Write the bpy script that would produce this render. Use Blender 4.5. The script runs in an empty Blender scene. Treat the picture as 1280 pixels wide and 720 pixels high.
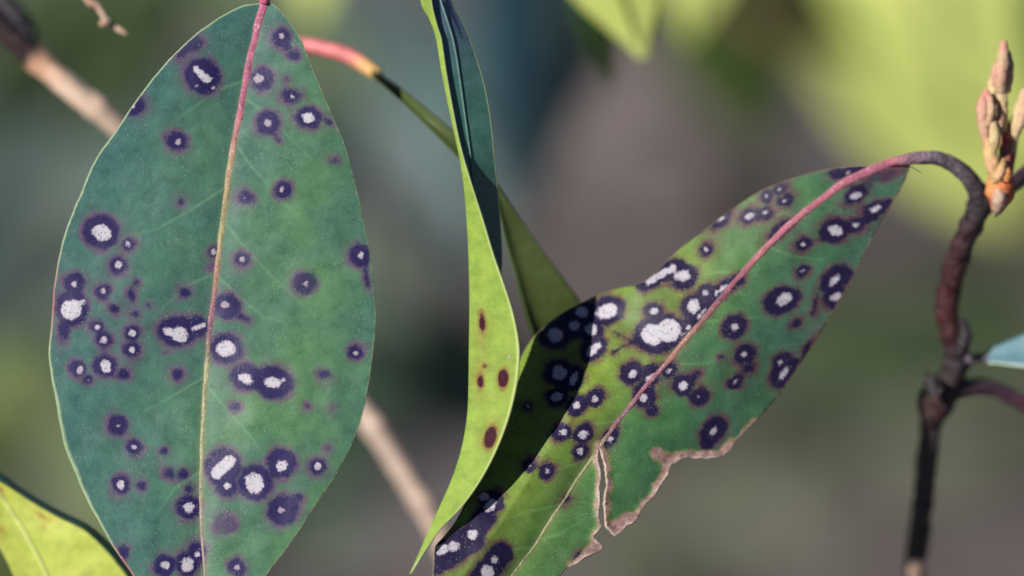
import bpy, math, random
import numpy as np
from mathutils import Vector, noise as mnoise
from mathutils.geometry import delaunay_2d_cdt

random.seed(7); rng = np.random.default_rng(7)
scene = bpy.context.scene
COL = scene.collection

# ------------------------------------------------------------------ camera
D = 0.80                      # focus distance (m): the spotted leaves
PX = 0.0001                   # one photo pixel at the focus distance = 0.1 mm
PITCH = math.radians(25)
CAMH = 1.10
R_ = np.array([1.0, 0, 0]); F_ = np.array([0, math.cos(PITCH), -math.sin(PITCH)]); U_ = np.array([0, math.sin(PITCH), math.cos(PITCH)])
CAM = np.array([0, 0, CAMH])
cd = bpy.data.cameras.new('camera'); cam = bpy.data.objects.new('camera', cd); COL.objects.link(cam)
cam.location = CAM; cam.rotation_euler = (math.radians(90) - PITCH, 0, 0)
cd.sensor_width = 36; cd.lens = 36 * D / (1280 * PX)
cd.clip_start = 0.05; cd.clip_end = 600
cd.dof.use_dof = True; cd.dof.focus_distance = D - 0.003; cd.dof.aperture_fstop = cd.lens / 31.0
scene.camera = cam

def P(a):
    """(n,3) array of photo px, photo py, mm towards the camera from the focus plane -> world metres"""
    a = np.asarray(a, float).reshape(-1, 3)
    t = D - a[:, 2] * 0.001
    k = t / D * PX
    return CAM + np.outer((a[:, 0] - 640) * k, R_) + np.outer((360 - a[:, 1]) * k, U_) + np.outer(t, F_)

# ------------------------------------------------------------------ light
SUN = np.array([-0.60, 0.29, 0.745]); SUN /= np.linalg.norm(SUN)         # towards the sun, camera axes (right, up, back)
sw = SUN[0] * R_ + SUN[1] * U_ - SUN[2] * F_
EL = math.asin(sw[2]); AZ = math.atan2(sw[0], sw[1])
world = bpy.data.worlds.new('World'); scene.world = world; world.use_nodes = True
wn = world.node_tree.nodes; wl = world.node_tree.links
sky = wn.new('ShaderNodeTexSky'); sky.sky_type = 'NISHITA'; sky.sun_disc = False
sky.sun_elevation = EL; sky.sun_rotation = AZ
sky.altitude = 1500; sky.air_density = 0.6; sky.dust_density = 0.2; sky.ozone_density = 1.5
wl.new(sky.outputs[0], wn['Background'].inputs[0]); wn['Background'].inputs[1].default_value = 0.05
sd = bpy.data.lights.new('sun', 'SUN'); sd.energy = 5.0; sd.angle = math.radians(0.5); sd.color = (1.0, 0.95, 0.86)
sun = bpy.data.objects.new('sun', sd); COL.objects.link(sun); sun.location = (-1, -1, 4)
sun.rotation_euler = Vector(sw).to_track_quat('Z', 'Y').to_euler()
scene.view_settings.view_transform = 'Standard'; scene.view_settings.look = 'None'
scene.view_settings.exposure = 0.30; scene.view_settings.gamma = 1.0
scene.render.engine = 'CYCLES'; scene.cycles.use_denoising = True
scene.cycles.max_bounces = 8; scene.cycles.sample_clamp_indirect = 4

# ------------------------------------------------------------------ node helper
class NT:
    def __init__(s, name):
        s.m = bpy.data.materials.new(name); s.m.use_nodes = True
        s.t = s.m.node_tree; s.n = s.t.nodes; s.l = s.t.links
        s.out = s.n['Material Output']; s.p = s.n['Principled BSDF']
    def put(s, sock, v):
        if v is None: return
        if isinstance(v, bpy.types.NodeSocket): s.l.new(v, sock)
        elif isinstance(v, (tuple, list)) and len(v) == 3 and sock.type == 'RGBA': sock.default_value = (*v, 1)
        else: sock.default_value = v
    def node(s, typ, ins={}, **kw):
        x = s.n.new(typ)
        for k, v in kw.items(): setattr(x, k, v)
        for k, v in ins.items(): s.put(x.inputs[k], v)
        return x
    def attr(s, name, vec=False):
        x = s.node('ShaderNodeAttribute', attribute_name=name)
        return x.outputs['Vector' if vec else 'Fac']
    def math(s, op, a, b=0.0, clamp=False):
        return s.node('ShaderNodeMath', {0: a, 1: b}, operation=op, use_clamp=clamp).outputs[0]
    def step(s, v, a, b, lo=0.0, hi=1.0):
        return s.node('ShaderNodeMapRange', {0: v, 1: a, 2: b, 3: lo, 4: hi}, interpolation_type='SMOOTHSTEP').outputs[0]
    def mix(s, f, a, b, mode='MIX'):
        x = s.n.new('ShaderNodeMix'); x.data_type = 'RGBA'; x.blend_type = mode
        s.put(x.inputs[0], f); s.put(x.inputs[6], a); s.put(x.inputs[7], b)
        return x.outputs[2]
    def noise(s, scale, vec, detail=3, rough=0.55):
        return s.node('ShaderNodeTexNoise', {'Scale': scale, 'Vector': vec, 'Detail': detail, 'Roughness': rough}).outputs[0]
    def voro(s, scale, vec, out='Distance'):
        return s.node('ShaderNodeTexVoronoi', {'Scale': scale, 'Vector': vec}).outputs[out]
    def ramp(s, f, stops):
        x = s.n.new('ShaderNodeValToRGB'); e = x.color_ramp.elements
        while len(e) < len(stops): e.new(0.5)
        for i, (p, c) in enumerate(stops): e[i].position = p; e[i].color = (*c, 1)
        s.put(x.inputs[0], f); return x.outputs[0]
    def bump(s, h, strength=0.3, dist=0.0003):
        return s.node('ShaderNodeBump', {'Height': h, 'Strength': strength, 'Distance': dist}).outputs[0]
    def finish(s, col, rough=0.5, spec=0.4, normal=None, transl=0.0, tcol=None, coat=0.0):
        s.put(s.p.inputs['Base Color'], col); s.put(s.p.inputs['Roughness'], rough)
        s.p.inputs['Specular IOR Level'].default_value = spec
        if coat: s.p.inputs['Coat Weight'].default_value = coat; s.p.inputs['Coat Roughness'].default_value = 0.3
        if normal: s.l.new(normal, s.p.inputs['Normal'])
        if transl:
            tb = s.node('ShaderNodeBsdfTranslucent'); s.put(tb.inputs[0], tcol if tcol is not None else col)
            ms = s.node('ShaderNodeMixShader'); ms.inputs[0].default_value = transl
            s.l.new(s.p.outputs[0], ms.inputs[1]); s.l.new(tb.outputs[0], ms.inputs[2]); s.l.new(ms.outputs[0], s.out.inputs[0])
        return s.m

def blade_material(name, base_a, base_b, base_c, dark, halo, rimcol, rough=0.45, spec=0.45, transl=0.04, corewhite=(0.47, 0.45, 0.51), speck=1.0, halo_w=5.0, halo_amt=0.6, vein_amt=0.35, dark_soft=2.4, base_d=None, wob_amp=12.0, fine_amp=8.0, core_amp=1.0, rib_tint=None, grow=-0.2):
    """green tissue with lesions: halo, dark ring, pale core dotted with fruiting bodies; noise breaks every edge"""
    n = NT(name); pos = n.attr('leaf_pos', True)
    big = n.noise(0.9, pos, 3); mid = n.noise(5.5, pos, 4, 0.6); fine = n.noise(38, pos, 3, 0.7)
    col = n.mix(n.step(big, 0.38, 0.62), base_a, base_b)
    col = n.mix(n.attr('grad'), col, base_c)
    if base_d is not None: col = n.mix(n.attr('grad2'), col, base_d)
    col = n.mix(0.55, col, n.ramp(mid, [(0.30, (0.55, 0.62, 0.6)), (0.5, (1, 1, 1)), (0.72, (1.35, 1.3, 1.2))]), 'MULTIPLY')
    col = n.mix(0.30, col, n.ramp(fine, [(0.30, (0.6, 0.66, 0.66)), (0.5, (1, 1, 1)), (0.7, (1.4, 1.35, 1.4))]), 'MULTIPLY')
    col = n.mix(n.math('MULTIPLY', n.attr('vein'), vein_amt), col, tuple(min(1, 2.2 * c + 0.06) for c in base_b))
    net = n.node('ShaderNodeTexVoronoi', {'Scale': 11.0, 'Vector': pos}, feature='DISTANCE_TO_EDGE').outputs['Distance']
    netl = n.step(net, 0.0, 0.10, 1.0, 0.0)
    col = n.mix(n.math('MULTIPLY', netl, 0.05), col, tuple(min(1, 2.0 * c + 0.05) for c in base_b))
    if rib_tint is not None: col = n.mix(n.math('MULTIPLY', n.step(n.math('ADD', n.attr('rib_px'), n.math('MULTIPLY', n.noise(20, pos, 2), 6.0)), 4.0, 11.0, 0.55, 0.0), 1.0), col, rib_tint)
    wob = n.math('MULTIPLY', n.math('SUBTRACT', n.noise(8, pos, 4, 0.65), 0.5), wob_amp)
    wobf = n.math('MULTIPLY', n.math('SUBTRACT', n.noise(36, pos, 3, 0.7), 0.5), fine_amp)
    d = n.math('ADD', n.math('ADD', n.math('ADD', n.attr('dark'), grow), wob), wobf)
    hal = n.math('MULTIPLY', n.step(d, -halo_w, -0.5), n.math('MULTIPLY', n.step(n.noise(5, pos, 3), 0.25, 0.60), halo_amt))
    col = n.mix(n.math('MULTIPLY', n.step(n.math('ADD', n.attr('dark'), n.math('MULTIPLY', wob, 1.3)), -16.0, -2.0), n.math('MULTIPLY', n.step(n.noise(1.6, pos, 3), 0.40, 0.62), 0.26)), col, halo)
    col = n.mix(hal, col, halo)
    dcol = n.mix(n.step(fine, 0.40, 0.75), dark, tuple(c * 1.6 + 0.004 for c in dark))
    col = n.mix(n.math('MULTIPLY', n.step(d, -0.3 * dark_soft, dark_soft), n.attr('depth_of_spot')), col, dcol)
    cw = n.math('ADD', n.math('MULTIPLY', n.math('SUBTRACT', n.noise(32, pos, 2, 0.6), 0.5), 4.5 * core_amp), n.math('MULTIPLY', n.math('SUBTRACT', n.noise(13, pos, 2, 0.6), 0.5), 7.0 * core_amp))
    c = n.math('ADD', n.math('SUBTRACT', n.attr('core'), 0.9), cw)
    dots = n.step(n.voro(27, pos), 0.16, 0.34)
    dots = n.math('MAXIMUM', dots, n.step(n.noise(6, pos, 2), 0.36, 0.44, 1.0, 0.0))
    cc = n.mix(n.attr('core_tint'), (0.27, 0.22, 0.28), corewhite)
    cc = n.mix(0.6, cc, n.ramp(n.noise(26, pos, 3, 0.7), [(0.3, (0.66, 0.64, 0.7)), (0.6, (1, 1, 1))]), 'MULTIPLY')
    cc = n.mix(dots, (0.15, 0.13, 0.16), cc)
    cc = n.mix(n.step(c, 0.0, 3.5, 0.45, 0.0), cc, (0.30, 0.25, 0.32))
    col = n.mix(n.step(c, -1.3, 1.1), col, cc)
    # tan dead tissue along tears
    te = n.math('ADD', n.math('ADD', n.attr('tear'), n.math('MULTIPLY', wobf, 0.6)), n.math('MULTIPLY', wob, 1.35))
    tan = n.mix(n.step(n.noise(14, pos, 3, 0.7), 0.3, 0.7), (0.19, 0.105, 0.095), (0.34, 0.225, 0.205))
    tan = n.mix(n.math('MULTIPLY', n.step(n.attr('edge_px'), 0.5, 3.0, 1.0, 0.0), n.step(n.noise(11, pos, 2), 0.38, 0.55)), tan, (0.46, 0.37, 0.35))  # pale edge highlight painted along the tear
    col = n.mix(n.math('MULTIPLY', n.step(te, -3.5, -0.5), 0.6), col, (0.22, 0.20, 0.07))
    col = n.mix(n.step(te, -0.8, 0.8), col, tan)
    # margin
    rim = n.math('ADD', n.attr('rim'), n.math('MULTIPLY', n.math('SUBTRACT', n.noise(12, pos, 2), 0.5), 0.5))
    rc = n.mix(n.attr('rim_red'), rimcol, (0.42, 0.13, 0.13))
    col = n.mix(n.math('MULTIPLY', n.step(rim, -0.1, 0.6), 0.7), col, rc)
    # scurf: sparse pale specks, denser by the midrib
    v = n.voro(30, pos); sp = n.step(v, 0.06, 0.22, 1.0, 0.0)
    sel = n.step(n.math('ADD', n.noise(3.2, pos, 3), n.math('MULTIPLY', n.attr('near_rib'), 0.12)), 0.47, 0.66)
    spk = n.math('MULTIPLY', n.math('MULTIPLY', sp, sel), 0.5 * speck)
    col = n.mix(spk, col, (0.55, 0.58, 0.56))
    h = n.math('ADD', n.math('ADD', n.math('MULTIPLY', fine, 0.18), n.math('MULTIPLY', mid, 0.7)), n.math('MULTIPLY', n.noise(2.4, pos, 2), 1.6))
    h = n.math('ADD', h, n.math('MULTIPLY', n.step(c, -1.5, 1.0), -0.5))
    h = n.math('ADD', h, n.math('MULTIPLY', n.attr('vein'), 0.35))
    h = n.math('ADD', h, n.math('MULTIPLY', netl, -0.07))
    h = n.math('ADD', h, n.math('MULTIPLY', sp, n.math('MULTIPLY', sel, 0.4)))
    rg = n.math('ADD', rough - 0.08, n.math('MULTIPLY', mid, 0.16)); rg = n.math('ADD', rg, n.math('MULTIPLY', n.step(c, -1, 1), 0.3))
    return n.finish(col, rg, spec, n.bump(h, 0.32, 0.00022), transl)

def plain_leaf_material(name, a, b, rough=0.5, spec=0.4, transl=0.15, spots=None):
    n = NT(name); tc = n.node('ShaderNodeTexCoord').outputs['Object']
    g = n.noise(70, tc, 4, 0.6); f = n.noise(900, tc, 3, 0.6)
    col = n.mix(n.step(g, 0.35, 0.65), a, b)
    col = n.mix(0.4, col, n.ramp(f, [(0.3, (0.7, 0.7, 0.7)), (0.7, (1.25, 1.25, 1.25))]), 'MULTIPLY')
    if spots is not None:
        col = n.mix(n.step(n.noise(160, tc, 2), 0.66, 0.70), col, spots)
    return n.finish(col, rough, spec, n.bump(f, 0.2, 0.0002), transl)

def stem_material(name, stops, rough=0.6, fleck=(0.4, 0.38, 0.4), fleck_amt=0.5, bump=0.5, grain=1.0, fmask=False):
    n = NT(name); s = n.attr('along'); tc = n.node('ShaderNodeTexCoord').outputs['Object']
    w = n.noise(500, tc, 3, 0.6)
    sj = n.math('ADD', s, n.math('MULTIPLY', n.math('SUBTRACT', w, 0.5), 0.025))
    col = n.ramp(sj, stops)
    f = n.noise(2200, tc, 3, 0.65)
    col = n.mix(0.6 * grain, col, n.ramp(w, [(0.3, (0.55, 0.55, 0.6)), (0.5, (1, 1, 1)), (0.7, (1.4, 1.35, 1.3))]), 'MULTIPLY')
    fl = n.math('MULTIPLY', n.step(f, 0.56, 0.66), fleck_amt)
    if fmask: fl = n.math('MULTIPLY', fl, n.attr('fleck'))
    col = n.mix(fl, col, fleck)
    return n.finish(col, rough, 0.35, n.bump(n.math('ADD', f, w), bump, 0.0004))

# ------------------------------------------------------------------ mesh helpers
def add_attr(me, name, arr, vec=False):
    a = me.attributes.new(name, 'FLOAT_VECTOR' if vec else 'FLOAT', 'POINT')
    a.data.foreach_set('vector' if vec else 'value', np.asarray(arr, np.float32).ravel())

def new_mesh(name, V, faces, mats, parent=None, fmat=None, attrs={}):
    me = bpy.data.meshes.new(name)
    me.from_pydata([tuple(v) for v in V], [], [tuple(int(i) for i in f) for f in faces])
    for m in mats: me.materials.append(m)
    me.polygons.foreach_set('use_smooth', [True] * len(me.polygons))
    if fmat is not None: me.polygons.foreach_set('material_index', [int(i) for i in fmat])
    for k, v in attrs.items():
        v = np.asarray(v); add_attr(me, k, v, v.ndim == 2)
    me.update()
    o = bpy.data.objects.new(name, me); COL.objects.link(o)
    if parent is not None:
        o.parent = parent
        pw = parent.matrix_basis.translation.copy()
        q = parent.parent
        while q is not None: pw += q.matrix_basis.translation; q = q.parent
        me.transform(__import__('mathutils').Matrix.Translation(-pw))
    return o

def thing(name, label, cat, at, group=None):
    o = bpy.data.objects.new(name, None); COL.objects.link(o); o.empty_display_size = 0.01
    o.location = P([at])[0]; o['label'] = label; o['category'] = cat
    if group: o['group'] = group
    return o

def spline(pts, n):
    """Catmull-Rom through pts (k,dim), n samples evenly by arc length"""
    p = np.asarray(pts, float); k = len(p)
    ext = np.vstack([2 * p[0] - p[1], p, 2 * p[-1] - p[-2]])
    out = []
    for i in range(k - 1):
        a, b, c, d = ext[i:i + 4]
        t = np.linspace(0, 1, 16, endpoint=False)[:, None]
        out.append(0.5 * (2 * b + (c - a) * t + (2 * a - 5 * b + 4 * c - d) * t ** 2 + (3 * b - a - 3 * c + d) * t ** 3))
    out = np.vstack(out + [p[-1:]])
    L = np.r_[0, np.cumsum(np.linalg.norm(np.diff(out[:, :2], axis=0), axis=1) + 1e-9)]
    u = np.linspace(0, L[-1], n)
    return np.stack([np.interp(u, L, out[:, j]) for j in range(out.shape[1])], 1)

def seg_dist(pts, poly):
    """distance from pts (n,2) to polyline (m,2); also param along it 0..1"""
    pts = np.asarray(pts, float); poly = np.asarray(poly, float)[:, :2]
    best = np.full(len(pts), 1e9); par = np.zeros(len(pts)); side = np.zeros(len(pts))
    L = np.r_[0, np.cumsum(np.linalg.norm(np.diff(poly, axis=0), axis=1))]
    for i in range(len(poly) - 1):
        a, b = poly[i], poly[i + 1]; ab = b - a; l2 = ab @ ab + 1e-12
        t = np.clip(((pts - a) @ ab) / l2, 0, 1)
        q = pts - a - t[:, None] * ab
        d = np.hypot(q[:, 0], q[:, 1]); m = d < best
        best[m] = d[m]; par[m] = (L[i] + t[m] * (L[i + 1] - L[i])) / L[-1]
        cr = ab[0] * (pts[:, 1] - a[1]) - ab[1] * (pts[:, 0] - a[0]); side[m] = np.sign(cr[m])
    return best, par, side

def inside(pts, poly):
    x, y = pts[:, 0], pts[:, 1]; r = np.zeros(len(pts), bool); n = len(poly)
    for i in range(n):
        x0, y0 = poly[i]; x1, y1 = poly[(i + 1) % n]
        if y0 == y1: continue
        c = ((y0 > y) != (y1 > y)) & (x < (x1 - x0) * (y - y0) / (y1 - y0) + x0); r ^= c
    return r

def blob_field(pts, blobs):
    """signed px field, >0 inside; blob = (cx,cy,rx,ry,angle) or ('c', x0,y0,x1,y1,r)"""
    f = np.full(len(pts), -60.0)
    for b in blobs:
        if b[0] == 'c':
            d, _, _ = seg_dist(pts, [(b[1], b[2]), (b[3], b[4])]); v = b[5] - d
        else:
            cx, cy, rx, ry, an = b; a = math.radians(-an)
            dx, dy = pts[:, 0] - cx, pts[:, 1] - cy
            u = (dx * math.cos(a) + dy * math.sin(a)) / rx; w = (-dx * math.sin(a) + dy * math.cos(a)) / ry
            v = (1 - np.hypot(u, w)) * min(rx, ry)
        k = 1.5
        f = np.where(np.abs(f - v) < 4 * k, np.maximum(f, v) + k * np.log1p(np.exp(-np.abs(f - v) / k)) * 0.6, np.maximum(f, v))
    return f

def lownoise(pts, scale, seed=0.0):
    return np.array([mnoise.noise(Vector((x * scale, y * scale, seed))) for x, y in pts])

def spot_lists(spots):
    """spot = (cx,cy,rx,ry,ang,[cores]); core = (cx,cy,rx,ry,ang,tint) ; capsules pass through"""
    dk, co = [], []
    for s in spots:
        if s[0] == 'c': dk.append(s[:6]); rest = s[6] if len(s) > 6 else []
        else: dk.append(s[:5]); rest = s[5] if len(s) > 5 else []
        for c in rest: co.append(c)
    return dk, co

def core_fields(pts, cores):
    f = np.full(len(pts), -60.0); tint = np.ones(len(pts))
    for c in cores:
        if c[0] == 'c': v = blob_field(pts, [c[:6]]); tv = c[6] if len(c) > 6 else 1.0
        else: v = blob_field(pts, [c[:5]]); tv = c[5] if len(c) > 5 else 1.0
        m = v > f; f[m] = v[m]; tint[m] = tv
    return f, tint

def blade_from_outline(name, outline, depth, attrs_fn, mats, parent, spacing=2.1, thick=0.28):
    """conforming triangulated blade: top sheet, underside sheet and rim, with real thickness"""
    ol = np.asarray(outline, float)
    x0, y0 = ol.min(0); x1, y1 = ol.max(0)
    gy = np.arange(y0, y1, spacing * 0.866); G = []
    for i, y in enumerate(gy):
        xs = np.arange(x0 + (i % 2) * spacing / 2, x1, spacing); G.append(np.stack([xs, np.full(len(xs), y)], 1))
    G = np.vstack(G); G += rng.uniform(-0.2, 0.2, G.shape) * spacing
    G = G[inside(G, ol)]; cl = np.vstack([ol, ol[:1]])
    dd, _, _ = seg_dist(G, cl); G = G[dd > spacing * 0.55]
    nO = len(ol); A = np.vstack([ol, G])
    vs, es, fs, ov, oe, of = delaunay_2d_cdt([Vector(p) for p in A], [(i, (i + 1) % nO) for i in range(nO)], [], 1, 1e-5)
    pts = np.array([(v.x, v.y) for v in vs]); tri = np.array([tuple(f) for f in fs])
    z = depth(pts)
    W = P(np.c_[pts, z])
    a, b, c = W[tri[:, 0]], W[tri[:, 1]], W[tri[:, 2]]
    nrm = np.cross(b - a, c - a); flip = (nrm @ F_) > 0
    tri[flip] = tri[flip][:, ::-1]; nrm[flip] *= -1
    vn = np.zeros_like(W)
    for k in range(3): np.add.at(vn, tri[:, k], nrm)
    vn /= np.linalg.norm(vn, axis=1)[:, None] + 1e-20
    N = len(W); B = W - vn * thick * 0.001
    # boundary edges -> rim
    E = np.vstack([tri[:, [0, 1]], tri[:, [1, 2]], tri[:, [2, 0]]])
    key = {}
    for e in E: key.setdefault((min(e), max(e)), []).append(tuple(e))
    rim = [(v[0][1], v[0][0], v[0][0] + N, v[0][1] + N) for v in key.values() if len(v) == 1]
    faces = [tuple(t) for t in tri] + [(t[2] + N, t[1] + N, t[0] + N) for t in tri] + rim
    fm = [0] * len(tri) + [1] * len(tri) + [0] * len(rim)
    at = attrs_fn(pts); at = {k: np.concatenate([v, v]) for k, v in at.items()}
    return new_mesh(name, np.vstack([W, B]), faces, mats, parent, fm, at)

def std_attrs(pts, spots, ribline, outline, rim_w=2.0, veins=(), grad=None, tears=None, tear_w=7.0, rim_red=None, weak=(), grad2=None):
    dk, co = spot_lists(spots)
    f, tint = core_fields(pts, co)
    dark = blob_field(pts, dk)
    rd, rs, _ = seg_dist(pts, ribline)
    cl = np.vstack([outline, outline[:1]]); ed, ep, _ = seg_dist(pts, cl)
    vein = np.zeros(len(pts))
    for v in veins:
        d, t, _ = seg_dist(pts, v); vein = np.maximum(vein, np.exp(-(d / 1.6) ** 2) * (1 - 0.7 * t))
    rw = rim_w(pts) if callable(rim_w) else np.full(len(pts), rim_w)
    tear = np.full(len(pts), -30.0)
    if tears is not None:
        for tl, w in tears:
            d, _, _ = seg_dist(pts, tl); tear = np.maximum(tear, w - d)
    strength = np.full(len(pts), 1.0)
    for (x, y, r, a) in weak:
        m = np.hypot(pts[:, 0] - x, pts[:, 1] - y) < r; strength[m] = a
    return dict(leaf_pos=np.c_[pts / 100.0, np.zeros(len(pts))], dark=dark, core=f, core_tint=tint,
                near_rib=np.exp(-rd / 25.0), rib_px=rd, edge_px=ed, rim=1 - ed / np.maximum(rw, 0.1), vein=vein, tear=tear,
                grad=grad(pts) if grad else np.zeros(len(pts)), depth_of_spot=strength, grad2=grad2(pts) if grad2 else np.zeros(len(pts)),
                rim_red=rim_red(pts) if rim_red else np.zeros(len(pts)))

def tube(name, path, radii, mat, parent, n=160, seg=18, rough=0.0, rscale=0.05, squash=1.0, closed=True, fleck=None, seed=0.0, knots=()):
    """tapered, slightly lumpy stem along a photo-space path (px,py,mm); radii in px"""
    q = np.c_[np.asarray(path, float), np.interp(np.linspace(0, 1, len(path)), np.linspace(0, 1, len(radii)), radii)]
    q = spline(q, n); W = P(q[:, :3]); r = q[:, 3] * PX * (D - q[:, 2] * 0.001) / D
    s = np.linspace(0, 1, n)
    for ks, kw, kh in knots: r = r * (1 + kh * np.exp(-((s - ks) / kw) ** 2))
    T = np.gradient(W, axis=0); T /= np.linalg.norm(T, axis=1)[:, None]
    V = []; al = []; fl = []
    up = -F_
    for i in range(n):
        a = np.cross(T[i], up); a /= np.linalg.norm(a); b = np.cross(a, T[i])
        for j in range(seg):
            th = 2 * math.pi * j / seg
            k = 1.0
            if rough: k += rough * mnoise.noise(Vector((math.cos(th) * 1.3, math.sin(th) * 1.3, i * rscale + seed))) + 0.4 * rough * mnoise.noise(Vector((math.cos(th) * 4, math.sin(th) * 4, i * rscale * 4 + seed)))
            V.append(W[i] + r[i] * k * (a * math.cos(th) + b * math.sin(th) * squash)); al.append(s[i]); fl.append(fleck(s[i]) if fleck else 1.0)
    Fc = [(i * seg + j, i * seg + (j + 1) % seg, (i + 1) * seg + (j + 1) % seg, (i + 1) * seg + j) for i in range(n - 1) for j in range(seg)]
    if closed:
        V += [W[0], W[-1]]; al += [0, 1]; fl += [1, 1]; a0 = len(V) - 2
        Fc += [(a0, (j + 1) % seg, j) for j in range(seg)] + [(a0 + 1, (n - 1) * seg + j, (n - 1) * seg + (j + 1) % seg) for j in range(seg)]
    return new_mesh(name, V, Fc, [mat], parent, None, dict(along=np.array(al), fleck=np.array(fl)))

def sheet(name, rows, mats, parent, nu=120, nv=40, thick=0.28, side_up=True, attrs_fn=None, wob=0.0):
    """two-sided lofted blade: rows = list of photo-space curves (px,py,mm) across the leaf; loft is smooth between them"""
    rs = [spline(r, nu) for r in rows]
    G = np.zeros((nu, nv, 3))
    # for rows keep a shared sample index along the leaf
    K = len(rs)
    for i in range(nu):
        sec = np.array([r[i] for r in rs])
        p = sec; ext = np.vstack([2 * p[0] - p[1], p, 2 * p[-1] - p[-2]])
        u = np.linspace(0, K - 1 - 1e-6, nv); k = u.astype(int); t = (u - k)[:, None]
        a, b, c, d = ext[k], ext[k + 1], ext[k + 2], ext[k + 3]
        G[i] = 0.5 * (2 * b + (c - a) * t + (2 * a - 5 * b + 4 * c - d) * t ** 2 + (3 * b - a - 3 * c + d) * t ** 3)
    Q = G.reshape(-1, 3).copy()
    if wob: Q[:, 2] += wob * lownoise(Q[:, :2] + 0, 0.02, 3.3)
    W = P(Q).reshape(nu, nv, 3)
    du = np.gradient(W, axis=0); dv = np.gradient(W, axis=1)
    nn = np.cross(du, dv); nn /= np.linalg.norm(nn, axis=2)[:, :, None] + 1e-15
    A = W.reshape(-1, 3); B = (W - nn * thick * 0.001).reshape(-1, 3); N = nu * nv
    fa, fb, fr = [], [], []
    for i in range(nu - 1):
        for j in range(nv - 1):
            q = (i * nv + j, (i + 1) * nv + j, (i + 1) * nv + j + 1, i * nv + j + 1)
            fa.append(q); fb.append(tuple(x + N for x in reversed(q)))
    for i in range(nu - 1):
        for j, fl in ((0, True), (nv - 1, False)):
            a, b = i * nv + j, (i + 1) * nv + j
            fr.append((b, a, a + N, b + N) if fl else (a, b, b + N, a + N))
    for j in range(nv - 1):
        for i, fl in ((0, False), (nu - 1, True)):
            a, b = i * nv + j, i * nv + j + 1
            fr.append((b, a, a + N, b + N) if fl else (a, b, b + N, a + N))
    fm = [0] * len(fa) + [1] * len(fb) + [2 if len(mats) > 2 else 0] * len(fr)
    at = {}
    uv = np.stack(np.meshgrid(np.linspace(0, 1, nu), np.linspace(0, 1, nv), indexing='ij'), -1).reshape(-1, 2)
    if attrs_fn: at = {k: np.concatenate([v, v]) for k, v in attrs_fn(Q, uv).items()}
    return new_mesh(name, np.vstack([A, B]), fa + fb + fr, mats, parent, fm, at)

# ------------------------------------------------------------------ materials
M_left = blade_material('sky_tinted_spotted_leaf', (0.048, 0.124, 0.082), (0.064, 0.155, 0.074), (0.042, 0.112, 0.108), (0.014, 0.010, 0.060), (0.110, 0.048, 0.115), (0.30, 0.38, 0.22), rough=0.48, spec=0.2, halo_w=5.5, halo_amt=0.7, transl=0.0, dark_soft=5.0, vein_amt=0.28, rib_tint=(0.16, 0.19, 0.10))  # bluer tint is sky reflection put into the base colour
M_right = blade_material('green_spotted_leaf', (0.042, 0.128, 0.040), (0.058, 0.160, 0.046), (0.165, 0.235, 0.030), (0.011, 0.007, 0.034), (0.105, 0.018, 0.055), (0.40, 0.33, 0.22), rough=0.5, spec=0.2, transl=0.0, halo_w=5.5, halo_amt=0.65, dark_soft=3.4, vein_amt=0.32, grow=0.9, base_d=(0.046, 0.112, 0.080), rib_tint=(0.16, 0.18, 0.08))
M_under = plain_leaf_material('pale_leaf_underside', (0.30, 0.40, 0.09), (0.36, 0.46, 0.11), 0.55, 0.3, 0.06)
M_mid_under = blade_material('yellow_green_underside', (0.175, 0.27, 0.044), (0.195, 0.29, 0.05), (0.235, 0.315, 0.066), (0.030, 0.004, 0.010), (0.18, 0.030, 0.025), (0.46, 0.52, 0.22), rough=0.65, spec=0.1, speck=0.3, transl=0.0, wob_amp=3.0, fine_amp=3.0, core_amp=0.3, dark_soft=1.2, vein_amt=0.3, halo_w=3.5)
M_mid_top = blade_material('dull_blue_green_leaf', (0.040, 0.115, 0.100), (0.046, 0.128, 0.104), (0.075, 0.115, 0.18), (0.03, 0.03, 0.09), (0.05, 0.05, 0.12), (0.5, 0.56, 0.22), rough=0.4, spec=0.5, transl=0.0)
M_green_top = plain_leaf_material('dark_green_leaf', (0.045, 0.10, 0.022), (0.06, 0.13, 0.03), 0.5, 0.35, 0.08)
M_yellow = plain_leaf_material('sunlit_yellow_green_leaf', (0.40, 0.47, 0.075), (0.46, 0.52, 0.11), 0.55, 0.3, 0.12)
M_blue = plain_leaf_material('sky_tinted_leaf', (0.085, 0.18, 0.22), (0.11, 0.215, 0.26), 0.35, 0.6, 0.03)  # blue of the reflected sky painted as base colour
M_rib_left = stem_material('left_midrib', [(0.0, (0.36, 0.10, 0.18)), (0.18, (0.34, 0.10, 0.16)), (0.25, (0.33, 0.21, 0.14)), (0.38, (0.30, 0.28, 0.12)), (0.44, (0.32, 0.16, 0.12)), (0.52, (0.18, 0.07, 0.12)), (0.58, (0.29, 0.28, 0.15)), (0.74, (0.28, 0.30, 0.16)), (0.80, (0.27, 0.22, 0.18)), (1.0, (0.31, 0.24, 0.21))], 0.55, (0.50, 0.44, 0.44), 0.5, 0.5)
M_rib_right = stem_material('right_midrib', [(0.0, (0.30, 0.10, 0.15)), (0.10, (0.36, 0.10, 0.16)), (0.28, (0.35, 0.12, 0.15)), (0.36, (0.19, 0.06, 0.10)), (0.44, (0.34, 0.18, 0.13)), (0.50, (0.26, 0.10, 0.13)), (0.60, (0.23, 0.10, 0.14)), (0.66, (0.26, 0.25, 0.13)), (1.0, (0.26, 0.31, 0.14))], 0.55, (0.50, 0.42, 0.44), 0.55, 0.5)
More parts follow.
